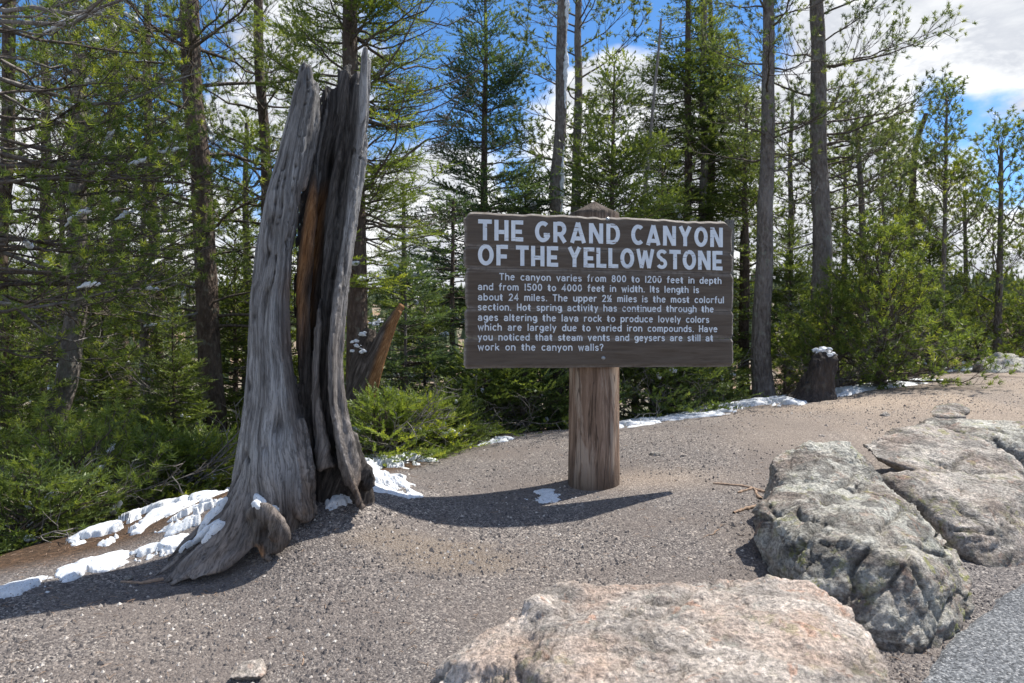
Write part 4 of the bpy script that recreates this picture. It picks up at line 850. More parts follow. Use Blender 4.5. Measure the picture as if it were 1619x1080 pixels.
# ------------------------------------------------------------------ the broken stump
def loft(secs, bm):
    """secs: list of (n,3) rings bottom->top, capped"""
    rings = [[bm.verts.new([float(c) for c in p]) for p in s] for s in secs]
    n = len(rings[0])
    for a, b in zip(rings[:-1], rings[1:]):
        for k in range(n): bm.faces.new((a[k], a[(k + 1) % n], b[(k + 1) % n], b[k]))
    bm.faces.new(rings[0][::-1]); bm.faces.new(rings[-1])
SD = 3.6; SS = SD / F
def SX(px): return (px - W / 2) * SS
def SZ(py): return CH + (HY - py) * SS
def stump():
    bm = bmesh.new()
    pyc = [108, 130, 150, 180, 220, 265, 310, 355, 400, 440, 480, 520, 560, 600, 640, 670, 700, 730, 750, 775, 800, 830, 865]
    key = [108, 130, 150, 220, 310, 400, 480, 560, 640, 700, 750, 790, 865]
    cl = np.interp(pyc, key, [475, 471, 465, 447, 424, 408, 400, 398, 393, 385, 376, 374, 400]); cr = np.interp(pyc, key, [497, 500, 503, 495, 477, 463, 461, 466, 478, 489, 498, 498, 480])
    secs = []
    for i in range(len(pyc))[::-1]:
        x0, x1, z = SX(cl[i]), SX(cr[i]), SZ(pyc[i]); cx = (x0 + x1) / 2; w = (x1 - x0) / 2; dep = w * (1.0 if pyc[i] > 300 else .8); yc = SD - .02
        n = 28; a = np.arange(n) * 2 * math.pi / n
        # lobed section: pulled in on the right-back side so the column reads as a shell
        rr = 1 + .07 * np.cos(3 * a + pyc[i] * .004) + .05 * np.cos(5 * a + 1 + pyc[i] * .01)
        X = cx + np.cos(a) * w * rr / 1.06; Y = yc + np.sin(a) * dep * rr
        secs.append(np.stack([X, Y, np.full(n, z) + (0 if i > 0 else -.02 * np.cos(a * 2))], 1))
    loft(secs, bm)
    # ragged splinters and the curved slab on the right
    key = [92, 150, 220, 310, 400, 480, 560, 640, 700, 750, 800]
    ka = [492, 486, 472, 460, 452, 450, 455, 466, 478, 488, 495]; kb = [585, 583, 580, 568, 554, 541, 533, 535, 546, 562, 580]
    def slab(pa, pb, ptop, fa, fb, th0, yb):
        pl = np.linspace(800, ptop, 34); secs = []
        for j, py in enumerate(pl):
            xa = np.interp(py, key, ka); xb = np.interp(py, key, kb); w = xb - xa; t = np.linspace(fa, fb, 9)
            x = SX(xa + w * t); y = SD + .02 + yb * np.sin(np.clip(t * .95 + .12, 0, 1) * math.pi) ** .8 - .10 * t ** 3
            taper = 1 - .55 * (j / 33.) ** 1.5; tn = th0 * taper * (1 + .25 * np.sin(t * 9 + py * .01))
            z = SZ(py) - 0 * t
            if j > 30: z = z + (j - 30) * .008 * np.sin(t * 25 + ptop) 
            back = np.stack([x + .01, y + tn * .5, z], 1); front = np.stack([x, y - tn * .5, z], 1)
            secs.append(np.vstack([front, back[::-1]]))
        loft(secs, bm)
    slab(0, 1, 118, .0, .42, .045, .20); slab(0, 1, 84, .25, .50, .045, .19); slab(0, 1, 104, .45, .72, .045, .19); slab(0, 1, 128, .62, .92, .05, .18); slab(0, 1, 90, .80, 1.0, .06, .17)
    # inner rotten wood strip, between column and slab
    def stick(pts, bmx=bm, sides=10, sq=.7, tw=0):
        p = np.array([[SX(a), SD + y, SZ(b)] for a, b, y, r in pts]); rr = np.array([r for *_, r in pts]); 
        L = np.r_[0, np.cumsum(np.linalg.norm(np.diff(p, axis=0), axis=1))]; n = 18; s = np.linspace(0, L[-1], n)
        q = np.stack([np.interp(s, L, p[:, k]) for k in range(3)], 1); r_ = np.interp(s, L, rr)
        for _ in range(2): q[1:-1] = .5 * q[1:-1] + .25 * (q[:-2] + q[2:])
        V, T = tubes(q[None], r_[None], sides); V = V.reshape(n, sides, 3); c = q[:, None]
        V = c + (V - c) * np.array([1, sq, 1])
        loft(list(V), bmx)
    stick([(492, 250, .06, .012), (488, 330, .05, .035), (474, 430, .05, .04), (474, 560, .06, .04), (486, 660, .07, .045), (505, 760, .08, .06)])
    stick([(502, 130, .0, .014), (498, 200, .0, .03), (488, 262, -.01, .02), (480, 300, 0, .012)])
    stick([(540, 100, .12, .02), (530, 240, .10, .03), (520, 300, .08, .035), (510, 420, .08, .03), (505, 560, .08, .03), (512, 700, .08, .05)])
    stick([(533, 170, .13, .035), (536, 120, .13, .028), (538, 86, .13, .012)])
    stick([(584, 97, -.03, .024), (578, 220, -.02, .022), (562, 330, -.02, .024), (547, 430, -.02, .024), (534, 560, -.02, .028), (536, 650, -.02, .036), (552, 715, -.03, .055), (562, 765, -.03, .05)])
    stick([(505, 470, .02, .012), (500, 560, .0, .024), (498, 640, .0, .03), (515, 740, -.01, .05)])
    # roots
    stick([(425, 640, -.04, .05), (412, 720, -.08, .06), (385, 785, -.14, .05), (338, 838, -.22, .042), (304, 872, -.29, .03), (288, 884, -.32, .012)])
    stick([(428, 690, -.08, .06), (412, 770, -.16, .055), (382, 826, -.26, .045), (346, 860, -.32, .036), (314, 884, -.36, .014)])
    stick([(425, 740, -.12, .07), (415, 800, -.22, .065), (396, 842, -.31, .045), (362, 866, -.36, .030), (326, 884, -.385, .012)])
    stick([(432, 790, -.2, .05), (424, 838, -.31, .04), (396, 862, -.36, .026), (356, 878, -.39, .012)])
    stick([(410, 740, .0, .06), (372, 796, -.05, .04), (325, 834, -.13, .028), (294, 868, -.2, .012)])
    stick([(478, 660, -.05, .04), (488, 720, -.09, .045), (499, 770, -.12, .04), (506, 806, -.12, .03)])
    stick([(455, 700, -.10, .05), (470, 750, -.13, .05), (490, 792, -.15, .045), (500, 812, -.15, .02)])
    stick([(440, 740, -.14, .06), (442, 790, -.24, .055), (452, 820, -.28, .045), (468, 838, -.28, .03)])
    stick([(428, 800, -.28, .02), (432, 782, -.31, .028), (450, 780, -.32, .042), (466, 796, -.325, .044), (478, 818, -.315, .046), (478, 836, -.30, .036), (462, 842, -.29, .026), (440, 836, -.30, .016)])
    stick([(446, 800, -.30, .035), (440, 824, -.32, .022), (452, 852, -.32, .016), (464, 856, -.31, .010)])
    stick([(536, 640, .04, .03), (544, 700, .04, .05), (552, 745, .06, .07), (560, 785, .10, .08), (566, 815, .12, .06)])
    stick([(520, 660, .14, .05), (530, 740, .16, .08), (540, 800, .16, .10), (545, 840, .16, .09)])
    stick([(548, 690, .05, .04), (562, 730, .05, .05), (574, 752, .04, .05), (586, 775, .03, .03)])
    stick([(505, 690, .06, .05), (512, 770, .08, .07), (515, 840, .08, .07)])
    V, N_, T = remesh_bm(bm, .0112, 2)
    zc = V[:, 2]; py = HY - (zc - CH) / SS; px = V[:, 0] / SS + W / 2
    lean = np.interp(py, [80, 150, 300, 480, 700, 900], [533, 524, 496, 466, 450, 400]) * SS
    u = V[:, 0] - lean; v = V[:, 1]
    low = sstep(740, 820, py)
    # grain coordinates: vertical on the column, along the roots lower down
    cxl = np.interp(py, [80, 150, 300, 480, 700, 800, 900], [488, 484, 452, 432, 436, 440, 430]) * SS + SX(0); dxc = V[:, 0] - cxl; dyc = V[:, 1] - (SD - .02)
    th = np.arctan2(dyc, dxc); rdl = np.hypot(dxc, dyc); Rr = 5.6
    gu = np.cos(th) * Rr; gv = np.sin(th) * Rr; gw = zc * 2.2 - np.maximum(0, rdl - .12) * 3.0
    isl = px > np.interp(py, key, ka) + 14; gu = np.where(isl, u * 42, gu); gv = np.where(isl, V[:, 1] * 42, gv); gw = np.where(isl, zc * 2.4, gw)
    gc = np.stack([gu, gv, gw], 1); swirl = .8 * fbm(V * 3.0, 3, seed=2); gc = gc + swirl[:, None] * np.array([1, 1, 0]) * 1.3
    g1 = fbm(gc * .75, 4, .62, seed=5); g2 = fbm(gc * .36, 3, .5, seed=7, ridged=True)
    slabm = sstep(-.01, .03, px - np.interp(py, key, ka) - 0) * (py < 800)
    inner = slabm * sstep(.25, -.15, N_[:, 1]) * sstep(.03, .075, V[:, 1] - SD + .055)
    amp = .0045 + .006 * slabm + .012 * low
    burl0 = np.exp(-(((px - 455) / 32) ** 2 + ((py - 820) / 32) ** 2)) * (V[:, 1] < SD - .2); cn = vnoise(gc * .42 + 40, 9); ck = np.exp(-(cn / .05) ** 2) * sstep(-.15, .25, vnoise(gc * .2 + 11, 12)); V2 = V + N_ * (-.016 * ck + amp * 1.15 * g1 + amp * 1.2 * (g2 - .3) + .030 * burl0 * fbm(V * 21, 4, .65, seed=14))[:, None]
    # knots / holes
    for hx, hy, hr, dp in ((413, 502, 5, .012), (455, 665, 13, .03), (440, 700, 6, .015), (436, 405, 4, .01), (511, 245, 9, .02), (480, 645, 5, .01), (548, 195, 4, .012), (470, 730, 14, .02), (497, 690, 10, .02)):
        rr = np.sqrt(((px - hx) / hr) ** 2 + ((py - hy) / (hr * 1.9)) ** 2); front = N_[:, 1] < 0; V2[:, 1] += np.where(front, dp * np.exp(-rr ** 2 * 1.2), 0)
    dpt = V[:, 1] - SD
    edge = np.interp(py, key, ka)
    oxc = np.interp(py, [270, 310, 400, 480, 560], [495, 488, 477, 469, 468]); orange = np.exp(-((px - oxc - 4 * vnoise(np.stack([py * .02, py * 0, py * 0], 1), 3)) / 10.) ** 2) * sstep(262, 320, py) * sstep(600, 430, py) * .95
    orange = np.maximum(orange, .75 * sstep(.1, .5, fbm(V * 14, 2, seed=31)) * np.exp(-(((px - 455) / 25) ** 2 + ((py - 845) / 16) ** 2)))
    hl = np.zeros(len(V))
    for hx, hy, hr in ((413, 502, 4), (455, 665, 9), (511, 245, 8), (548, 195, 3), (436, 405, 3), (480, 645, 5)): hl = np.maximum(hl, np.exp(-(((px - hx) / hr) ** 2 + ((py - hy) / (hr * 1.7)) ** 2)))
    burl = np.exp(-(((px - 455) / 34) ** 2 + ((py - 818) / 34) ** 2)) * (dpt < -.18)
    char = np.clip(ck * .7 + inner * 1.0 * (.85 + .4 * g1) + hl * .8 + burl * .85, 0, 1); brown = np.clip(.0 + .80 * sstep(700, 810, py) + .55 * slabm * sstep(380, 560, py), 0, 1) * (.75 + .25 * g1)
    b0 = np.array([SX(440), SD, gz1(SX(440), SD)])
    root = thing('broken_stump', 'tall hollow silver-grey tree stump with splintered top and twisted roots beside the path', 'tree stump', b0)
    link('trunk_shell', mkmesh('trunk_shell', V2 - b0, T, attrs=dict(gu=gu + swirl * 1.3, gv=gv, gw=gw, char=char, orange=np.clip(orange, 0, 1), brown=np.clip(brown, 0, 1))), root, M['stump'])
    # snow lying on the roots: pushes up from the real root surface
    up = N_[:, 2]; g = []
    for k, (cx, cy, rx, ry, ang) in enumerate(((357, 797, 30, 9, -.75), (362, 820, 32, 8, -.6), (388, 803, 5, 3, 0), (437, 773, 14, 6, .5), (458, 788, 9, 4, 1.0), (330, 840, 12, 4, -.6))):
        ca, sa = math.cos(ang), math.sin(ang); dx = px - cx; dy = py - cy; e = ((dx * ca + dy * sa) / rx) ** 2 + ((-dx * sa + dy * ca) / ry) ** 2
        e = e + .55 * fbm(V * 26, 3, seed=70 + k); m = (e < 1.6) & (up > -.35) & (dpt < .05)
        f = m[T].all(1)
        if f.sum() < 8: continue
        Tf = T[f]; lab = np.arange(len(V))
        for _ in range(60):
            mn = lab[Tf].min(1); old = lab.copy(); np.minimum.at(lab, Tf.ravel(), np.repeat(mn, 3))
            if (lab == old).all(): break
        vals, cts = np.unique(lab[Tf[:, 0]], return_counts=True); f = np.nonzero(f)[0][lab[Tf[:, 0]] == vals[np.argmax(cts)]]
        ids = np.unique(T[f]); mp = -np.ones(len(V), int); mp[ids] = np.arange(len(ids)); th = (.013 * np.clip(1 - e[ids], 0, 1) ** .6 + .004 * vnoise(V[ids] * 40, 3) - .03 * np.clip(e[ids] - 1, 0, 1) - .001)[:, None] + .012 * np.minimum(0, up[ids] - .1)[:, None]
        Vs = V2[ids] * .4 + V[ids] * .6 + N_[ids] * th + np.array([0, -.2, 1.]) * th * .6
        link('snow_patch', mkmesh('snow_patch', Vs - b0, mp[T[f]]), root, M['snow'])
stump()

# ------------------------------------------------------------------ broken leaning log behind the stump
def broken_log():
    d = 6.3
    bm = bmesh.new()
    def st(pts, sides=12, sq=.8):
        p = np.array([P(a, b, d + y) for a, b, y, r in pts]); rr = np.array([r for *_, r in pts]); L = np.r_[0, np.cumsum(np.linalg.norm(np.diff(p, axis=0), axis=1))]; n = 12; s = np.linspace(0, L[-1], n)
        q = np.stack([np.interp(s, L, p[:, k]) for k in range(3)], 1); r_ = np.interp(s, L, rr); V, T = tubes(q[None], r_[None], sides); loft(list(V.reshape(n, sides, 3)), bm)
    st([(566, 720, .05, .16), (568, 640, .0, .13), (574, 580, 0, .125), (580, 540, .02, .10), (586, 520, .03, .05)])
    st([(575, 640, -.05, .08), (590, 580, -.05, .085), (606, 535, -.04, .065), (624, 500, -.03, .045), (636, 482, -.03, .03)])
    st([(590, 620, -.10, .04), (602, 570, -.10, .04), (615, 535, -.08, .03), (632, 492, -.06, .02)])
    V, N_, T = remesh_bm(bm, .012, 1); ax = norm(P(636, 482, d) - P(575, 620, d)); al = V @ ax; pr = V - np.outer(al, ax)
    gc = np.stack([pr[:, 0] * 40, pr[:, 1] * 40, al * 2.5], 1); g1 = fbm(gc * .5, 4, .6, seed=8); V2 = V + N_ * (.014 * g1)[:, None]
    px = V[:, 0] / V[:, 1] * F + W / 2; py = HY - (V[:, 2] - CH) / V[:, 1] * F; line = np.interp(py, [480, 520, 560, 620], [628, 610, 596, 578])
    og = sstep(-3, 6, px - line + 5 * g1); b0 = np.array([P(570, 640, d)[0], d, V[:, 2].min()])
    root = thing('broken_log', 'snapped leaning log with orange split wood and moss behind the stump', 'log', b0)
    link('log_wood', mkmesh('log_wood', V2 - b0, T, attrs=dict(gu=gc[:, 0], gv=gc[:, 1], gw=gc[:, 2], char=(1 - og) * .75, orange=og * .95, brown=np.ones(len(V)))), root, M['stump'])
    r = np.random.default_rng(4); snow_clumps(root, np.array([P(a, b, d - .1) for a, b in ((592, 512), (574, 528), (566, 548), (560, 540), (598, 508), (572, 556))]) - b0, r, .02, .05)
broken_log()

# ------------------------------------------------------------------ the sign
BL = np.array([(735 - W / 2) / F * 4.22, 4.22, 0]); BR = np.array([(1160 - W / 2) / F * 4.57, 4.57, 0]); ZT = 2.022; ZB = 1.052
BU = norm(BR - BL); BW = float(np.linalg.norm(BR - BL)); BN = np.array([BU[1], -BU[0], 0.])  # towards camera
def uv(px, py):
    d = np.array([(px - W / 2) / F, 1, (HY - py) / F]); t = (BL @ BN) / (d @ BN); p = d * t + np.array([0, 0, CH]); return float((p - BL) @ BU), float(p[2])
def bw(u, z, off): return BL + BU * u + BN * off + np.array([0, 0, z])
def arc(cx, cy, rx, ry, a0, a1, n=12):
    a = np.radians(np.linspace(a0, a1, n)); return [(cx + rx * math.cos(t), cy + ry * math.sin(t)) for t in a]
def ribbon(pts, w, closed=False, ext=0.0):
    p = np.array(pts, float)
    if not closed and ext:
        p[0] -= norm(p[1] - p[0]) * ext; p[-1] += norm(p[-1] - p[-2]) * ext
    n = len(p); a = []; b = []
    for i in range(n):
        if closed: d0 = norm(p[i] - p[i - 1]); d1 = norm(p[(i + 1) % n] - p[i])
        else: d1 = norm(p[min(i + 1, n - 1)] - p[max(i, 0) if i < n - 1 else n - 2]) if i < n - 1 else norm(p[-1] - p[-2]); d0 = norm(p[i] - p[i - 1]) if i > 0 else d1
        t = norm(d0 + d1); m = np.array([-t[1], t[0]]); k = 1 / max(.45, m @ np.array([-d1[1], d1[0]])); a.append(p[i] + m * w / 2 * k); b.append(p[i] - m * w / 2 * k)
    return np.array(a), np.array(b)
# heavy condensed capitals (height 1), strokes as centre lines; width per glyph
SW = .200
h_ = SW / 2
TG = {
 'T': (.62, [[(0, 1 - h_), (.62, 1 - h_)], [(.31, 0), (.31, 1 - SW)]]),
 'H': (.66, [[(h_, 0), (h_, 1)], [(.66 - h_, 0), (.66 - h_, 1)], [(SW, .42), (.66 - SW, .42)]]),
 'E': (.56, [[(h_, 0), (h_, 1)], [(SW, 1 - h_ * .9), (.56, 1 - h_ * .9)], [(SW, h_ * .9), (.56, h_ * .9)], [(SW, .46), (.50, .46)]]),
 'F': (.54, [[(h_, 0), (h_, 1)], [(SW, 1 - h_ * .9), (.54, 1 - h_ * .9)], [(SW, .44), (.49, .44)]]),
 'L': (.52, [[(h_, 0), (h_, 1)], [(SW, h_ * .9), (.52, h_ * .9)]]),
 'O': (.74, [('c', arc(.37, .5, .37 - h_, .5 - h_ * .85, 0, 345, 24))]),
 'C': (.66, [arc(.38, .5, .38 - h_, .5 - h_ * .85, 50, 310, 20)]),
 'G': (.72, [arc(.38, .5, .38 - h_, .5 - h_ * .85, 50, 338, 22), [(.42, .34), (.70, .34)]]),
 'D': (.68, [[(h_, 0), (h_, 1)], [(SW, 1 - h_ * .85), (.30, 1 - h_ * .85)] + arc(.30, .5, .38 - h_, .5 - h_ * .85, 88, -88, 14) + [(SW, h_ * .85)]]),
 'R': (.66, [[(h_, 0), (h_, 1)], [(SW, 1 - h_ * .8), (.32, 1 - h_ * .8)] + arc(.32, .66, .31 - h_, .34 - h_ * .8, 85, -85, 12) + [(SW, .32 + h_ * .8)], [(.34, .36), (.56, 0)]]),
 'A': (.76, [[(.09, 0), (.38, 1)], [(.67, 0), (.38, 1)], [(.22, .22), (.54, .22)]]),
 'N': (.70, [[(h_, 0), (h_, 1)], [(.70 - h_, 0), (.70 - h_, 1)], [(h_ + .02, .96), (.70 - h_ - .02, .04)]]),
 'Y': (.72, [[(.10, 1), (.36, .46)], [(.62, 1), (.36, .46)], [(.36, 0), (.36, .50)]]),
 'W': (.98, [[(.09, 1), (.29, .03)], [(.29, .03), (.49, .92)], [(.49, .92), (.69, .03)], [(.69, .03), (.89, 1)]]),
 'S': (.60, [arc(.31, .73, .29 - h_ * .85, .27 - h_ * .85, 25, 270, 14)[:-1] + arc(.29, .28, .29 - h_ * .85, .28 - h_ * .85, 90, -155, 14)]),
 ' ': (.42, []),
}
X_ = .68
def bowl(cx, w=.24, h=.34, a0=0, a1=345, n=12): return arc(cx, .34, w, h, a0, a1, n)
BG = {
 'a': (.56, [arc(.26, .42, .22, .26, 150, 0, 7) + [(.48, 0)], arc(.25, .19, .21, .19, 60, 340, 10)]),
 'b': (.54, [[(.04, 1), (.04, 0)], arc(.28, .33, .23, .33, 165, -165, 11)]),
 'c': (.48, [arc(.28, .34, .24, .34, 50, 310, 10)]),
 'd': (.54, [[(.50, 1), (.50, 0)], arc(.26, .33, .23, .33, 15, 345, 11)]),
 'e': (.54, [[(.05, .34), (.49, .42)] + arc(.27, .34, .23, .34, 18, 315, 11)]),
 'f': (.36, [arc(.30, .82, .16, .18, 90, 180, 5) + [(.14, 0)], [(0, .64), (.32, .64)]]),
 'g': (.54, [arc(.26, .38, .22, .30, 10, 350, 11), [(.49, .68), (.49, -.10)] + arc(.28, -.10, .21, .18, 0, -140, 6)]),
 'h': (.52, [[(.04, 1), (.04, 0)], arc(.26, .44, .22, .24, 170, 0, 7) + [(.48, 0)]]),
 'i': (.12, [[(.05, .66), (.05, 0)], [(.05, .90), (.05, .96)]]),
 'k': (.48, [[(.04, 1), (.04, 0)], [(.44, .66), (.06, .28)], [(.18, .40), (.46, 0)]]),
 'l': (.12, [[(.05, 1), (.05, 0)]]),
 'm': (.78, [[(.04, .68), (.04, 0)], arc(.21, .48, .17, .20, 170, 0, 6) + [(.38, 0)], arc(.55, .48, .17, .20, 170, 0, 6) + [(.72, 0)]]),
 'n': (.52, [[(.04, .68), (.04, 0)], arc(.26, .44, .22, .24, 170, 0, 7) + [(.48, 0)]]),
 'o': (.56, [('c', arc(.28, .34, .24, .33, 0, 330, 12))]),
 'p': (.54, [[(.04, .68), (.04, -.28)], arc(.28, .34, .23, .33, 165, -165, 11)]),
 'q': (.54, [[(.50, .68), (.50, -.28)], arc(.26, .34, .23, .33, 15, 345, 11)]),
 'r': (.36, [[(.04, .68), (.04, 0)], arc(.26, .42, .22, .25, 165, 70, 5)]),
 's': (.44, [arc(.22, .51, .17, .16, 30, 250, 7) + arc(.22, .17, .18, .17, 80, -150, 7)]),
 't': (.36, [[(.14, .92), (.14, .14)] + arc(.27, .14, .13, .14, 180, 280, 4), [(0, .66), (.32, .66)]]),
 'u': (.52, [[(.04, .68), (.04, .24)] + arc(.26, .24, .22, .24, 190, 355, 7), [(.48, .68), (.48, 0)]]),
 'v': (.50, [[(.03, .68), (.25, 0), (.47, .68)]]),
 'w': (.72, [[(.03, .68), (.19, 0), (.36, .60), (.53, 0), (.69, .68)]]),
 'y': (.50, [[(.03, .68), (.26, .02)], [(.47, .68), (.14, -.28)]]),
 'x': (.5, [[(.03, .68), (.47, 0)], [(.03, 0), (.47, .68)]]),
 'T': (.58, [[(0, .96), (.56, .96)], [(.28, 0), (.28, .96)]]),
 'I': (.12, [[(.05, 1), (.05, 0)]]),
 'H': (.56, [[(.04, 0), (.04, 1)], [(.52, 0), (.52, 1)], [(.04, .48), (.52, .48)]]),
 '0': (.56, [('c', arc(.28, .5, .23, .48, 0, 340, 14))]),
 '1': (.18, [[(.08, 0), (.08, .98)]]),
 '2': (.52, [arc(.25, .74, .21, .24, 165, -35, 9) + [(.04, .02), (.50, .02)]]),
 '4': (.56, [[(.40, 0), (.40, .98), (.03, .28), (.54, .28)]]),
 '5': (.52, [[(.46, .97), (.10, .97), (.07, .58)] + arc(.24, .31, .24, .30, 110, -150, 9)]),
 '8': (.54, [('c', arc(.27, .74, .18, .23, 0, 335, 11)), ('c', arc(.27, .26, .22, .26, 0, 335, 11))]),
 '.': (.12, [[(.04, .02), (.09, .02)]]),
 '?': (.46, [arc(.22, .76, .19, .22, 165, -40, 8) + [(.22, .42), (.22, .26)], [(.22, .02), (.22, .07)]]),
 '½': (.62, [[(.08, .52), (.08, 1.0)], [(.06, .0), (.50, 1.0)], arc(.44, .34, .11, .12, 165, -35, 6) + [(.33, .02), (.58, .02)]]),
 ' ': (.46, []),
}
def sign():
    b0 = bw(BW * .5, 0, 0); b0[2] = gz1(.55, 4.6)
    root = thing('park_sign', 'brown wooden park sign on a thick round log post with white routed lettering', 'sign', b0)
    TH = .055
    splits = [ZT, ZT - .215, ZT - .345, ZT - .60, ZT - .78, ZB]
    r = np.random.default_rng(2); nu = 140
    for k in range(5):
        zt, zb_ = splits[k] - (0.0012 if k else 0), splits[k + 1] + (0.0012 if k < 4 else 0); u0 = .0 + r.uniform(-.006, .006); u1 = BW + r.uniform(-.006, .006)
        u = np.linspace(0, 1, nu); prof = [0, .05, .12, .5, .88, .95, 1]
        uu = u0 + (u1 - u0) * u; top = np.full(nu, zt); bot = np.full(nu, zb_)
        if k == 0:
            top = zt + .018 * fbm(np.stack([uu * 4.2, uu * 0, uu * 0], 1), 3, seed=3) + .004 * vnoise(np.stack([uu * 19, uu * 0, uu * 0], 1), 4)
            top -= .030 * sstep(.035, .0, uu) + .040 * sstep(BW - .07, BW, uu) + .006 * np.abs(vnoise(np.stack([uu * 8, uu * 0, uu * 0], 1), 14))
        if k == 4: bot = zb_ + .004 * fbm(np.stack([uu * 5, uu * 0, uu * 0], 1), 3, seed=5)
        rows = []; wear = []
        zs = [0, .012, .35, .65, None, 1]
        nz = 9; tt = np.linspace(0, 1, nz)
        front = np.zeros((nz, nu, 3)); wr = np.zeros((nz, nu))
        for j, t in enumerate(tt):
            z = bot + (top - bot) * t; dist_t = top - z if k == 0 else np.full(nu, 9.); dist_b = z - bot if k == 4 else np.full(nu, 9.)
            ue = uu.copy(); ew = .010 * fbm(np.stack([z * 9, z * 0 + k, z * 0], 1), 3, seed=40) - .012 * (math.sin(t * math.pi) < .25)
            ue = ue + np.where(u < .01, -ew, 0) + np.where(u > .99, ew, 0); off = .0015 * r.random() + .0018 * vnoise(np.stack([uu * 3, z * 22, uu * 0 + k], 1), 6)
            edge = np.minimum(uu - u0, u1 - uu); off = off - .010 * sstep(.014, 0, edge)
            if k == 0 and j == nz - 1: off = off - .022
            if k == 0 and j == nz - 2: z = top - .016
            if k == 4 and j == 0: off = off - .010
            if j in (0, nz - 1) and not (k == 0 and j == nz - 1): off = off - .0025
            front[j] = np.stack([ue, z, off], -1); wr[j] = np.maximum(sstep(.016, .0, edge), 1.0 if (k == 0 and j == nz - 1) else (.15 if k == 0 and j == nz - 2 else 0)); 
            if j in (0, nz - 1): wr[j] = np.maximum(wr[j], .45)
        V = [bw(*p) for p in front.reshape(-1, 3)]; V = np.array(V); nf = len(V)
        Vb = np.array([bw(a, b, -TH) for a, b, c in front.reshape(-1, 3)])
        i, j = np.meshgrid(np.arange(nz - 1), np.arange(nu - 1), indexing='ij'); i = i.ravel(); j = j.ravel()
        Q = np.stack([i * nu + j, i * nu + j + 1, (i + 1) * nu + j + 1, (i + 1) * nu + j], 1); Qb = Q[:, ::-1] + nf
        S = []
        for j in range(nu - 1):
            t0 = (nz - 1) * nu + j; S.append([t0, t0 + 1, t0 + 1 + nf, t0 + nf]); S.append([j + 1, j, j + nf, j + 1 + nf])
        for i in range(nz - 1):
            a = i * nu; S.append([a, a + nu, a + nu + nf, a + nf]); a = i * nu + nu - 1; S.append([a + nu, a, a + nf, a + nu + nf])
        w = np.r_[wr.ravel(), wr.ravel()]
        me = mkmesh('plank', np.vstack([V, Vb]) - b0, np.vstack([Q, Qb, np.array(S)]), False, dict(wear=w)); link('plank', me, root, M['plank'])
    # lettering
    cnt = [0]
    def strokes(g, ch, ox, oz, sx, sz, slope, w, table, shear_u0, ext):
        for st in table[ch][1]:
            closed = isinstance(st, tuple); pts = st[1] if closed else st
            q = np.array([(ox + x * sx, oz + y * sz) for x, y in pts]); q[:, 1] += (q[:, 0] - shear_u0) * slope
            a, b = ribbon(q, w, closed, ext); n = len(a); cnt[0] += 1; o1 = .0042 + .00006 * (cnt[0] % 9)
            Va = [bw(u, z, o1) for u, z in a] + [bw(u, z, o1) for u, z in b] + [bw(u, z, -.001) for u, z in a] + [bw(u, z, -.001) for u, z in b]
            F_ = []
            for k in range(n if closed else n - 1):
                k2 = (k + 1) % n; F_ += [[k, n + k, n + k2, k2], [k, k2, 2 * n + k2, 2 * n + k], [n + k, 3 * n + k, 3 * n + k2, n + k2]]
            if not closed: F_ += [[0, 2 * n, 3 * n, n], [n - 1, 2 * n - 1, 4 * n - 1, 3 * n - 1]]
            g.add(np.array(Va), np.array(F_))
    cx = lambda c: 730 + c * .2718; cy = lambda c: 325 + c * .2718
    for words in ([('THE', 95, 357), ('GRAND', 425, 920), ('CANYON', 985, 1517)], [('OF', 93, 268), ('THE', 315, 560), ('YELLOWSTONE', 615, 1515)]):
        first = words[0][0] == 'THE' and len(words) == 3 and words[1][0] == 'GRAND'
        for wd, c0, c1 in words:
            bl = lambda c: (201 + (c - 95) / 1422 * 42) if first else (346 + (c - 95) / 1422 * 31)
            tp = lambda c: (80 + (c - 95) / 1422 * 50) if first else (226 + (c - 95) / 1422 * 42)
            ua, za = uv(cx(c0), cy(bl(c0))); ub, zb = uv(cx(c1), cy(bl(c1))); _, zta = uv(cx(c0), cy(tp(c0))); hgt = zta - za
            gap = .115 if wd not in ('CANYON', 'GRAND') else .15; tot = sum(TG[c][0] for c in wd) + gap * (len(wd) - 1); sx = (ub - ua) / tot; x = ua
            for c in wd:
                g = Geo(); strokes(g, c, x, za, sx, hgt, (zb - za) / (ub - ua), SW * min(sx, hgt) * (1.0 if c not in 'SW' else .88), TG, ua, 0); V, T, _ = g.arrays()
                link('letter', mkmesh('letter', V - b0, T, False), root, M['paint']); x += (TG[c][0] + gap) * sx
    body = [("The canyon varies from 800 to 1200 feet in depth", 220, 1508, 432, 455), ("and from 1500 to 4000 feet in width. Its length is", 95, 1378, 490, 508), ("about 24 miles. The upper 2½ miles is the most colorful", 95, 1523, 550, 567),
            ("section. Hot spring activity has continued through the", 95, 1463, 608, 620), ("ages altering the lava rock to produce lovely colors", 95, 1437, 668, 681), ("which are largely due to varied iron compounds. Have", 95, 1485, 725, 735), ("you noticed that steam vents and geysers are still at", 95, 1460, 783, 788), ("work on the canyon walls?", 95, 822, 841, 843)]
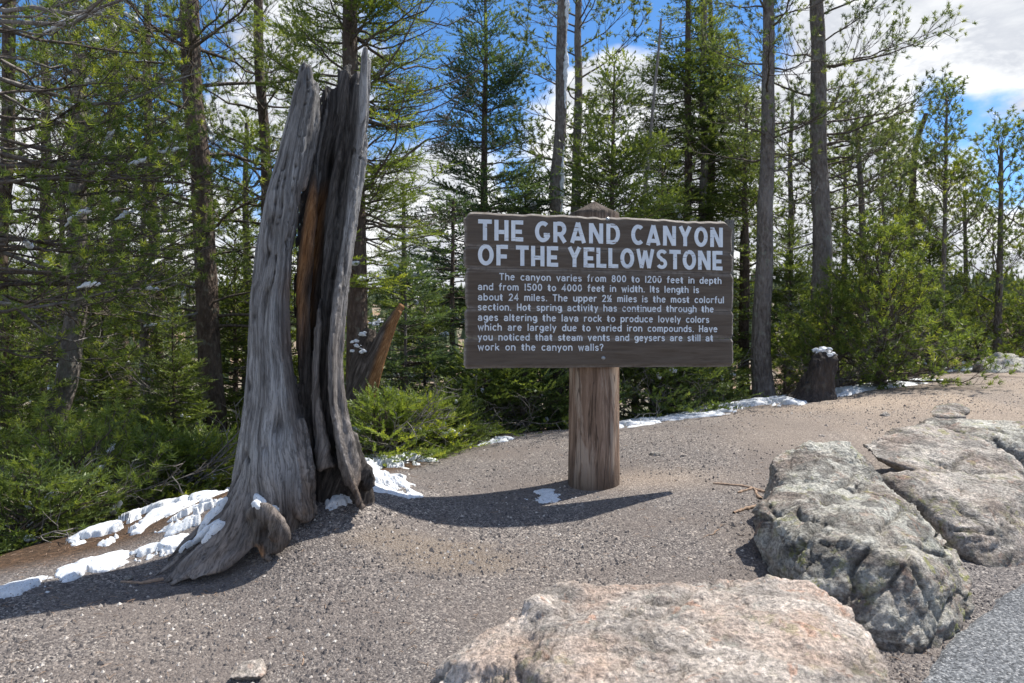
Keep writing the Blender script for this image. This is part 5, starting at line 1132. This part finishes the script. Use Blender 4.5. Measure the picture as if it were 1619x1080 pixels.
    for s, c0, c1, b1, b2 in body:
        ua, za = uv(cx(c0), cy(b1)); ub, zb = uv(cx(c1), cy(b2)); gap = .20; tot = sum(BG[c][0] for c in s) + gap * (len(s) - 1); sx = (ub - ua) / tot; hgt = .0405; x = ua; g = Geo()
        for c in s + ' ':
            if c == ' ' and g.V:
                V, T, _ = g.arrays(); link('word', mkmesh('word', V - b0, T, False), root, M['paint']); g = Geo()
            if BG[c][1]: strokes(g, c, x, za, sx, hgt, (zb - za) / (ub - ua), .0068, BG, ua, .002)
            x += (BG[c][0] + gap) * sx
    # bolts
    for px, py in ((960.5, 346.7), (953.5, 566)):
        u, z = uv(px, py); a = np.arange(14) * 2 * math.pi / 14; V = []
        for rr, o in ((.013, .002), (.013, .006), (.009, .0065), (.009, .010), (.005, .0135)): V += [bw(u + rr * math.cos(t), z + rr * math.sin(t), o) for t in a]
        V.append(bw(u, z, .0145)); Q = []
        for k in range(4):
            for t in range(14): Q.append([k * 14 + t, k * 14 + (t + 1) % 14, (k + 1) * 14 + (t + 1) % 14]); Q.append([k * 14 + t, (k + 1) * 14 + (t + 1) % 14, (k + 1) * 14 + t])
        for t in range(14): Q.append([56 + t, 56 + (t + 1) % 14, 70])
        link('bolt', mkmesh('bolt', np.array(V) - b0, np.array(Q)), root, M['steel'])
    # post
    c = np.array([(939 - W / 2) / F * 4.6, 4.6, 0]); zt = CH + (HY - 319) / F * 4.6; zb = b0[2] - .25; sides = 64; n = 90
    zz = np.r_[np.linspace(zb, zt - .085, n), zt - .064, zt - .043, zt - .021, zt]; rad = np.r_[np.interp(np.linspace(zb, zt - .085, n), [zb, b0[2] + .3, zt], [.178, .170, .166]), .120, .081, .042, .004]
    pa = np.stack([np.full(len(zz), c[0]), np.full(len(zz), c[1]), zz], 1); a = np.arange(sides) * 2 * math.pi / sides
    A_, Z_ = np.meshgrid(a, zz); R_ = rad[:, None] + 0 * A_; q = np.stack([np.cos(A_) * 5, np.sin(A_) * 5, Z_ * 1.2], -1).reshape(-1, 3)
    dn = (.0045 * fbm(q * 2.2, 4, .6, seed=8) + .006 * fbm(q * .5, 2, seed=9)).reshape(R_.shape)
    ck = np.abs(A_ - (4.6 + .12 * np.sin(Z_ * 3))) ; dn = dn - .012 * np.exp(-(ck / .03) ** 2) * sstep(.7, 1.0, Z_) ; ck2 = np.abs(A_ - (5.25 + .1 * np.sin(Z_ * 2 + 1))); dn = dn - .010 * np.exp(-(ck2 / .025) ** 2) * sstep(.9, .6, Z_)
    R_ = R_ + dn; V = np.stack([c[0] + np.cos(A_) * R_, c[1] + np.sin(A_) * R_, Z_], -1).reshape(-1, 3)
    m_ = len(zz); i, j = np.meshgrid(np.arange(m_ - 1), np.arange(sides), indexing='ij'); i = i.ravel(); j = j.ravel(); j2 = (j + 1) % sides
    Q = np.stack([i * sides + j, i * sides + j2, (i + 1) * sides + j2, (i + 1) * sides + j], 1)
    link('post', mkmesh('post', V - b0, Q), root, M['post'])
sign()

# ------------------------------------------------------------------ snow, roots and litter
def snow_patch(label, outline, thick, seed, hole=.35, group=None):
    pts = np.array([G(a, b) for a, b in outline]); c = pts[:, :2].mean(0); v = pts[:, :2] - c; ang = np.arctan2(v[:, 1], v[:, 0]); rad = np.hypot(v[:, 0], v[:, 1]); o = np.argsort(ang); ang, rad = ang[o], rad[o]
    na, nr = 150, 46; a = np.linspace(-math.pi, math.pi, na, endpoint=False); R = np.interp(a, np.r_[ang[-1] - 2 * math.pi, ang, ang[0] + 2 * math.pi], np.r_[rad[-1], rad, rad[0]])
    R = R * (1 + .30 * fbm(np.stack([np.cos(a) * 3, np.sin(a) * 3, a * 0 + seed], 1), 5, .65, seed=seed)); t = np.linspace(0, 1, nr) ** .8
    X = c[0] + np.cos(a)[None] * R[None] * t[:, None]; Y = c[1] + np.sin(a)[None] * R[None] * t[:, None]; p3 = np.stack([X, Y, X * 0], -1).reshape(-1, 3)
    h = thick * (1 - t[:, None] ** 3) + .55 * thick * fbm(p3 * 6, 4, .6, seed=seed + 1).reshape(X.shape) - thick * (.5 + hole) * sstep(-.05, .35, fbm(p3 * 9, 4, .6, seed=seed + 2)).reshape(X.shape) * 4.2 * (.6 + .7 * t[:, None])
    h[-1] = -.02; Z = gz(X, Y) + h; V = np.stack([X, Y, Z], -1).reshape(-1, 3); i, j = np.meshgrid(np.arange(nr - 1), np.arange(na), indexing='ij'); i = i.ravel(); j = j.ravel(); j2 = (j + 1) % na
    Q = np.stack([i * na + j, i * na + j2, (i + 1) * na + j2, (i + 1) * na + j], 1); cc = np.r_[c, gz1(*c)]
    o = link('snow_patch', mkmesh('snow_patch', V - cc, Q), None, M['snow'], label=label, category='snow'); o.location = cc
    if group: o['group'] = group
def ground_bits():
    SG = 'patches of melting snow along the path edge'
    snow_patch('round snow remnant in the shade at the foot of the sign post', [(828, 783), (845, 772), (868, 770), (886, 776), (889, 788), (870, 797), (848, 797)], .012, 3, .25)
    for lab, ol, th, sd_, ho in (('snow strip at the far lower left edge of the path', [(-60, 960), (0, 932), (70, 910), (95, 920), (20, 950)], .03, 7, .25),
                             ('middle strip of snow along the left path edge', [(88, 916), (140, 888), (190, 874), (202, 888), (140, 908), (100, 922)], .03, 8, .25),
                             ('snow strip beside the lowest left root of the stump', [(190, 882), (250, 862), (312, 845), (314, 858), (250, 880), (205, 890)], .03, 9, .25),
                             ('upper snow drift below the left bushes', [(150, 862), (172, 832), (235, 808), (262, 818), (222, 846), (180, 866)], .045, 11, .3),
                             ('snow drift touching the left roots of the stump', [(262, 846), (300, 808), (348, 792), (344, 814), (300, 838)], .05, 21, .3),
                             ('broken snow remnant higher under the left bushes', [(40, 850), (90, 820), (150, 808), (160, 822), (80, 855)], .04, 19, .3),
                             ('dirty snow between the stump foot and the low firs', [(575, 782), (590, 762), (635, 750), (640, 760), (610, 780)], .03, 29, .3)):
        snow_patch(lab, ol, th, sd_, ho, SG)
    snow_patch('small snow tongue under the lowest root tip', [(288, 896), (320, 872), (330, 876), (310, 893)], .02, 10, .1, SG)
    snow_patch('snow patch right of the stump foot', [(505, 800), (512, 778), (545, 770), (580, 776), (575, 788), (550, 800), (520, 812)], .028, 12, .25, SG)
    snow_patch('lump of snow against the right rim of the stump', [(540, 735), (548, 715), (575, 718), (600, 728), (585, 742), (560, 745)], .08, 13, .1, SG)
    snow_patch('snow under the yellow-green fir right of the stump', [(580, 768), (600, 752), (625, 755), (612, 772)], .05, 14, .1, SG)
    snow_patch('snow strip at the path edge right of the sign post', [(975, 680), (1000, 668), (1035, 660), (1060, 655), (1090, 655), (1075, 664), (1020, 672)], .045, 15, .5, SG)
    snow_patch('snow heap at the path edge beneath the right end of the sign', [(1120, 655), (1135, 642), (1165, 634), (1200, 630), (1180, 645), (1150, 655)], .06, 16, .5, SG)
    snow_patch('snow between the feet of the two big right trunks', [(1212, 640), (1235, 632), (1262, 634), (1250, 642)], .06, 17, .1, SG)
    snow_patch('snow band below the bright green bush', [(1290, 628), (1330, 616), (1390, 610), (1420, 604), (1418, 612), (1370, 618), (1320, 628)], .07, 18, .25, SG)
    snow_patch('thin snow line far right under the low pine bushes', [(1490, 582), (1515, 574), (1545, 572), (1530, 582)], .08, 19, .1, SG)
    snow_patch('thin snow streak at the path edge left of the sign post', [(735, 706), (760, 698), (800, 692), (790, 700)], .03, 20, .3, SG)
    r = np.random.default_rng(4)
    def strands(name, label, cat, lines, rad, mat='root'):
        g = Geo(); first = G(*lines[0][0])
        for ln in lines:
            p = np.array([G(a, b) for a, b in ln]); L = np.r_[0, np.cumsum(np.linalg.norm(np.diff(p, axis=0), axis=1))]; s = np.linspace(0, L[-1], 16); q = np.stack([np.interp(s, L, p[:, k]) for k in range(3)], 1)
            q[:, :2] += .006 * np.cumsum(r.normal(size=(16, 2)), 0) * .5; q[:, 2] += rad * .3; rr = rad * np.linspace(.5, 1, 16) * (1 + .2 * r.normal(size=16)); g.add(*tubes(q[None], rr[None], 7))
        V, T, _ = g.arrays(); o = link(name, mkmesh(name, V - first, T), None, M[mat], label=label, category=cat); o.location = first
    strands('exposed_root', 'forked pale root surfacing beside the grey boulder', 'root', [[(1128, 765), (1160, 768), (1190, 773), (1212, 780)], [(1165, 780), (1180, 778), (1192, 774)], [(1192, 775), (1198, 785), (1200, 792)]], .012)
    strands('exposed_root', 'short pale root just below the forked one', 'root', [[(1160, 812), (1175, 806), (1192, 803)]], .013)
    strands('fallen_twig', 'thin orange twig on the path left of the grey boulder', 'twig', [[(1112, 852), (1125, 845), (1136, 838)]], .004)
    strands('fallen_twig', 'brown twig on the path under the snow bank', 'twig', [[(190, 922), (215, 926), (245, 920)]], .010)
    strands('fallen_twig', 'bent twig at the bottom left of the path', 'twig', [[(470, 1030), (478, 1040), (476, 1052)]], .003)
    # dark flared foot of the thick right pine, built as its own object
    g = G(1288, 632); bm = bmesh.new(); secs = []
    for z, rr, dx in ((-.2, .34, -.10), (.0, .27, -.08), (.1, .20, -.05), (.25, .165, .0), (.36, .15, .04), (.46, .15, .06), (.54, .11, .08), (.58, .05, .1)):
        a = np.arange(16) * 2 * math.pi / 16; k = 1 + .22 * np.cos(a * 3 + z * 3) + .10 * r.normal(size=16); secs.append(np.stack([g[0] + dx + np.cos(a) * rr * k, g[1] - .05 + np.sin(a) * rr * k, g[2] + z + 0 * a], 1))
    loft(secs, bm); V, N_, T = remesh_bm(bm, .02, 1); V = V + N_ * (.03 * fbm(V * np.array([14, 14, 4]), 4, .6, seed=5))[:, None]
    root = thing('trunk_foot', 'dark flared foot of the thickest pine trunk with a lump of snow, half hidden by the bright bush', 'tree stump', g); link('foot_wood', mkmesh('foot_wood', V - g, T), root, M['bark_char']); snow_clumps(root, np.array([[.08, -.06, .56], [.12, -.07, .53], [.05, -.05, .57]]), r, .05, .10)
    # fallen boughs among the shrubs on the slope
    # needle and cone litter
    n = 5200; rr = np.random.default_rng(12); d = 1.9 * (10 / 1.9) ** rr.random(n); X = (rr.random(n) * 1.1 - .55) * W / F * d; k = (road_side(X, d) < 0) & (edge_side(X, d) < .9); X = X[k]; Y = d[k]
    k = rr.random(len(X)) < .25 + .75 * sstep(-1.5, .3, edge_side(X, Y)); X, Y = X[k], Y[k]; a = rr.random(len(X)) * 6.283; L = rr.uniform(.012, .045, len(X)); Z = gz(X, Y) + .006
    p0 = np.stack([X, Y, Z], 1); dv = np.stack([np.cos(a) * L, np.sin(a) * L, rr.normal(size=len(X)) * .003], 1); pt = np.stack([p0, p0 + dv * .5 + [0, 0, .003], p0 + dv], 1)
    V, T = tubes(pt, np.full((len(X), 3), .0013), 3); link('needle_litter', mkmesh('needle_litter', V, T), None, M['root'], kind='stuff', label='dry brown needles and twigs strewn on the ground', category='needle litter')
ground_bits()
tot = sum(len(m.polygons) for m in bpy.data.meshes); print('faces', tot)
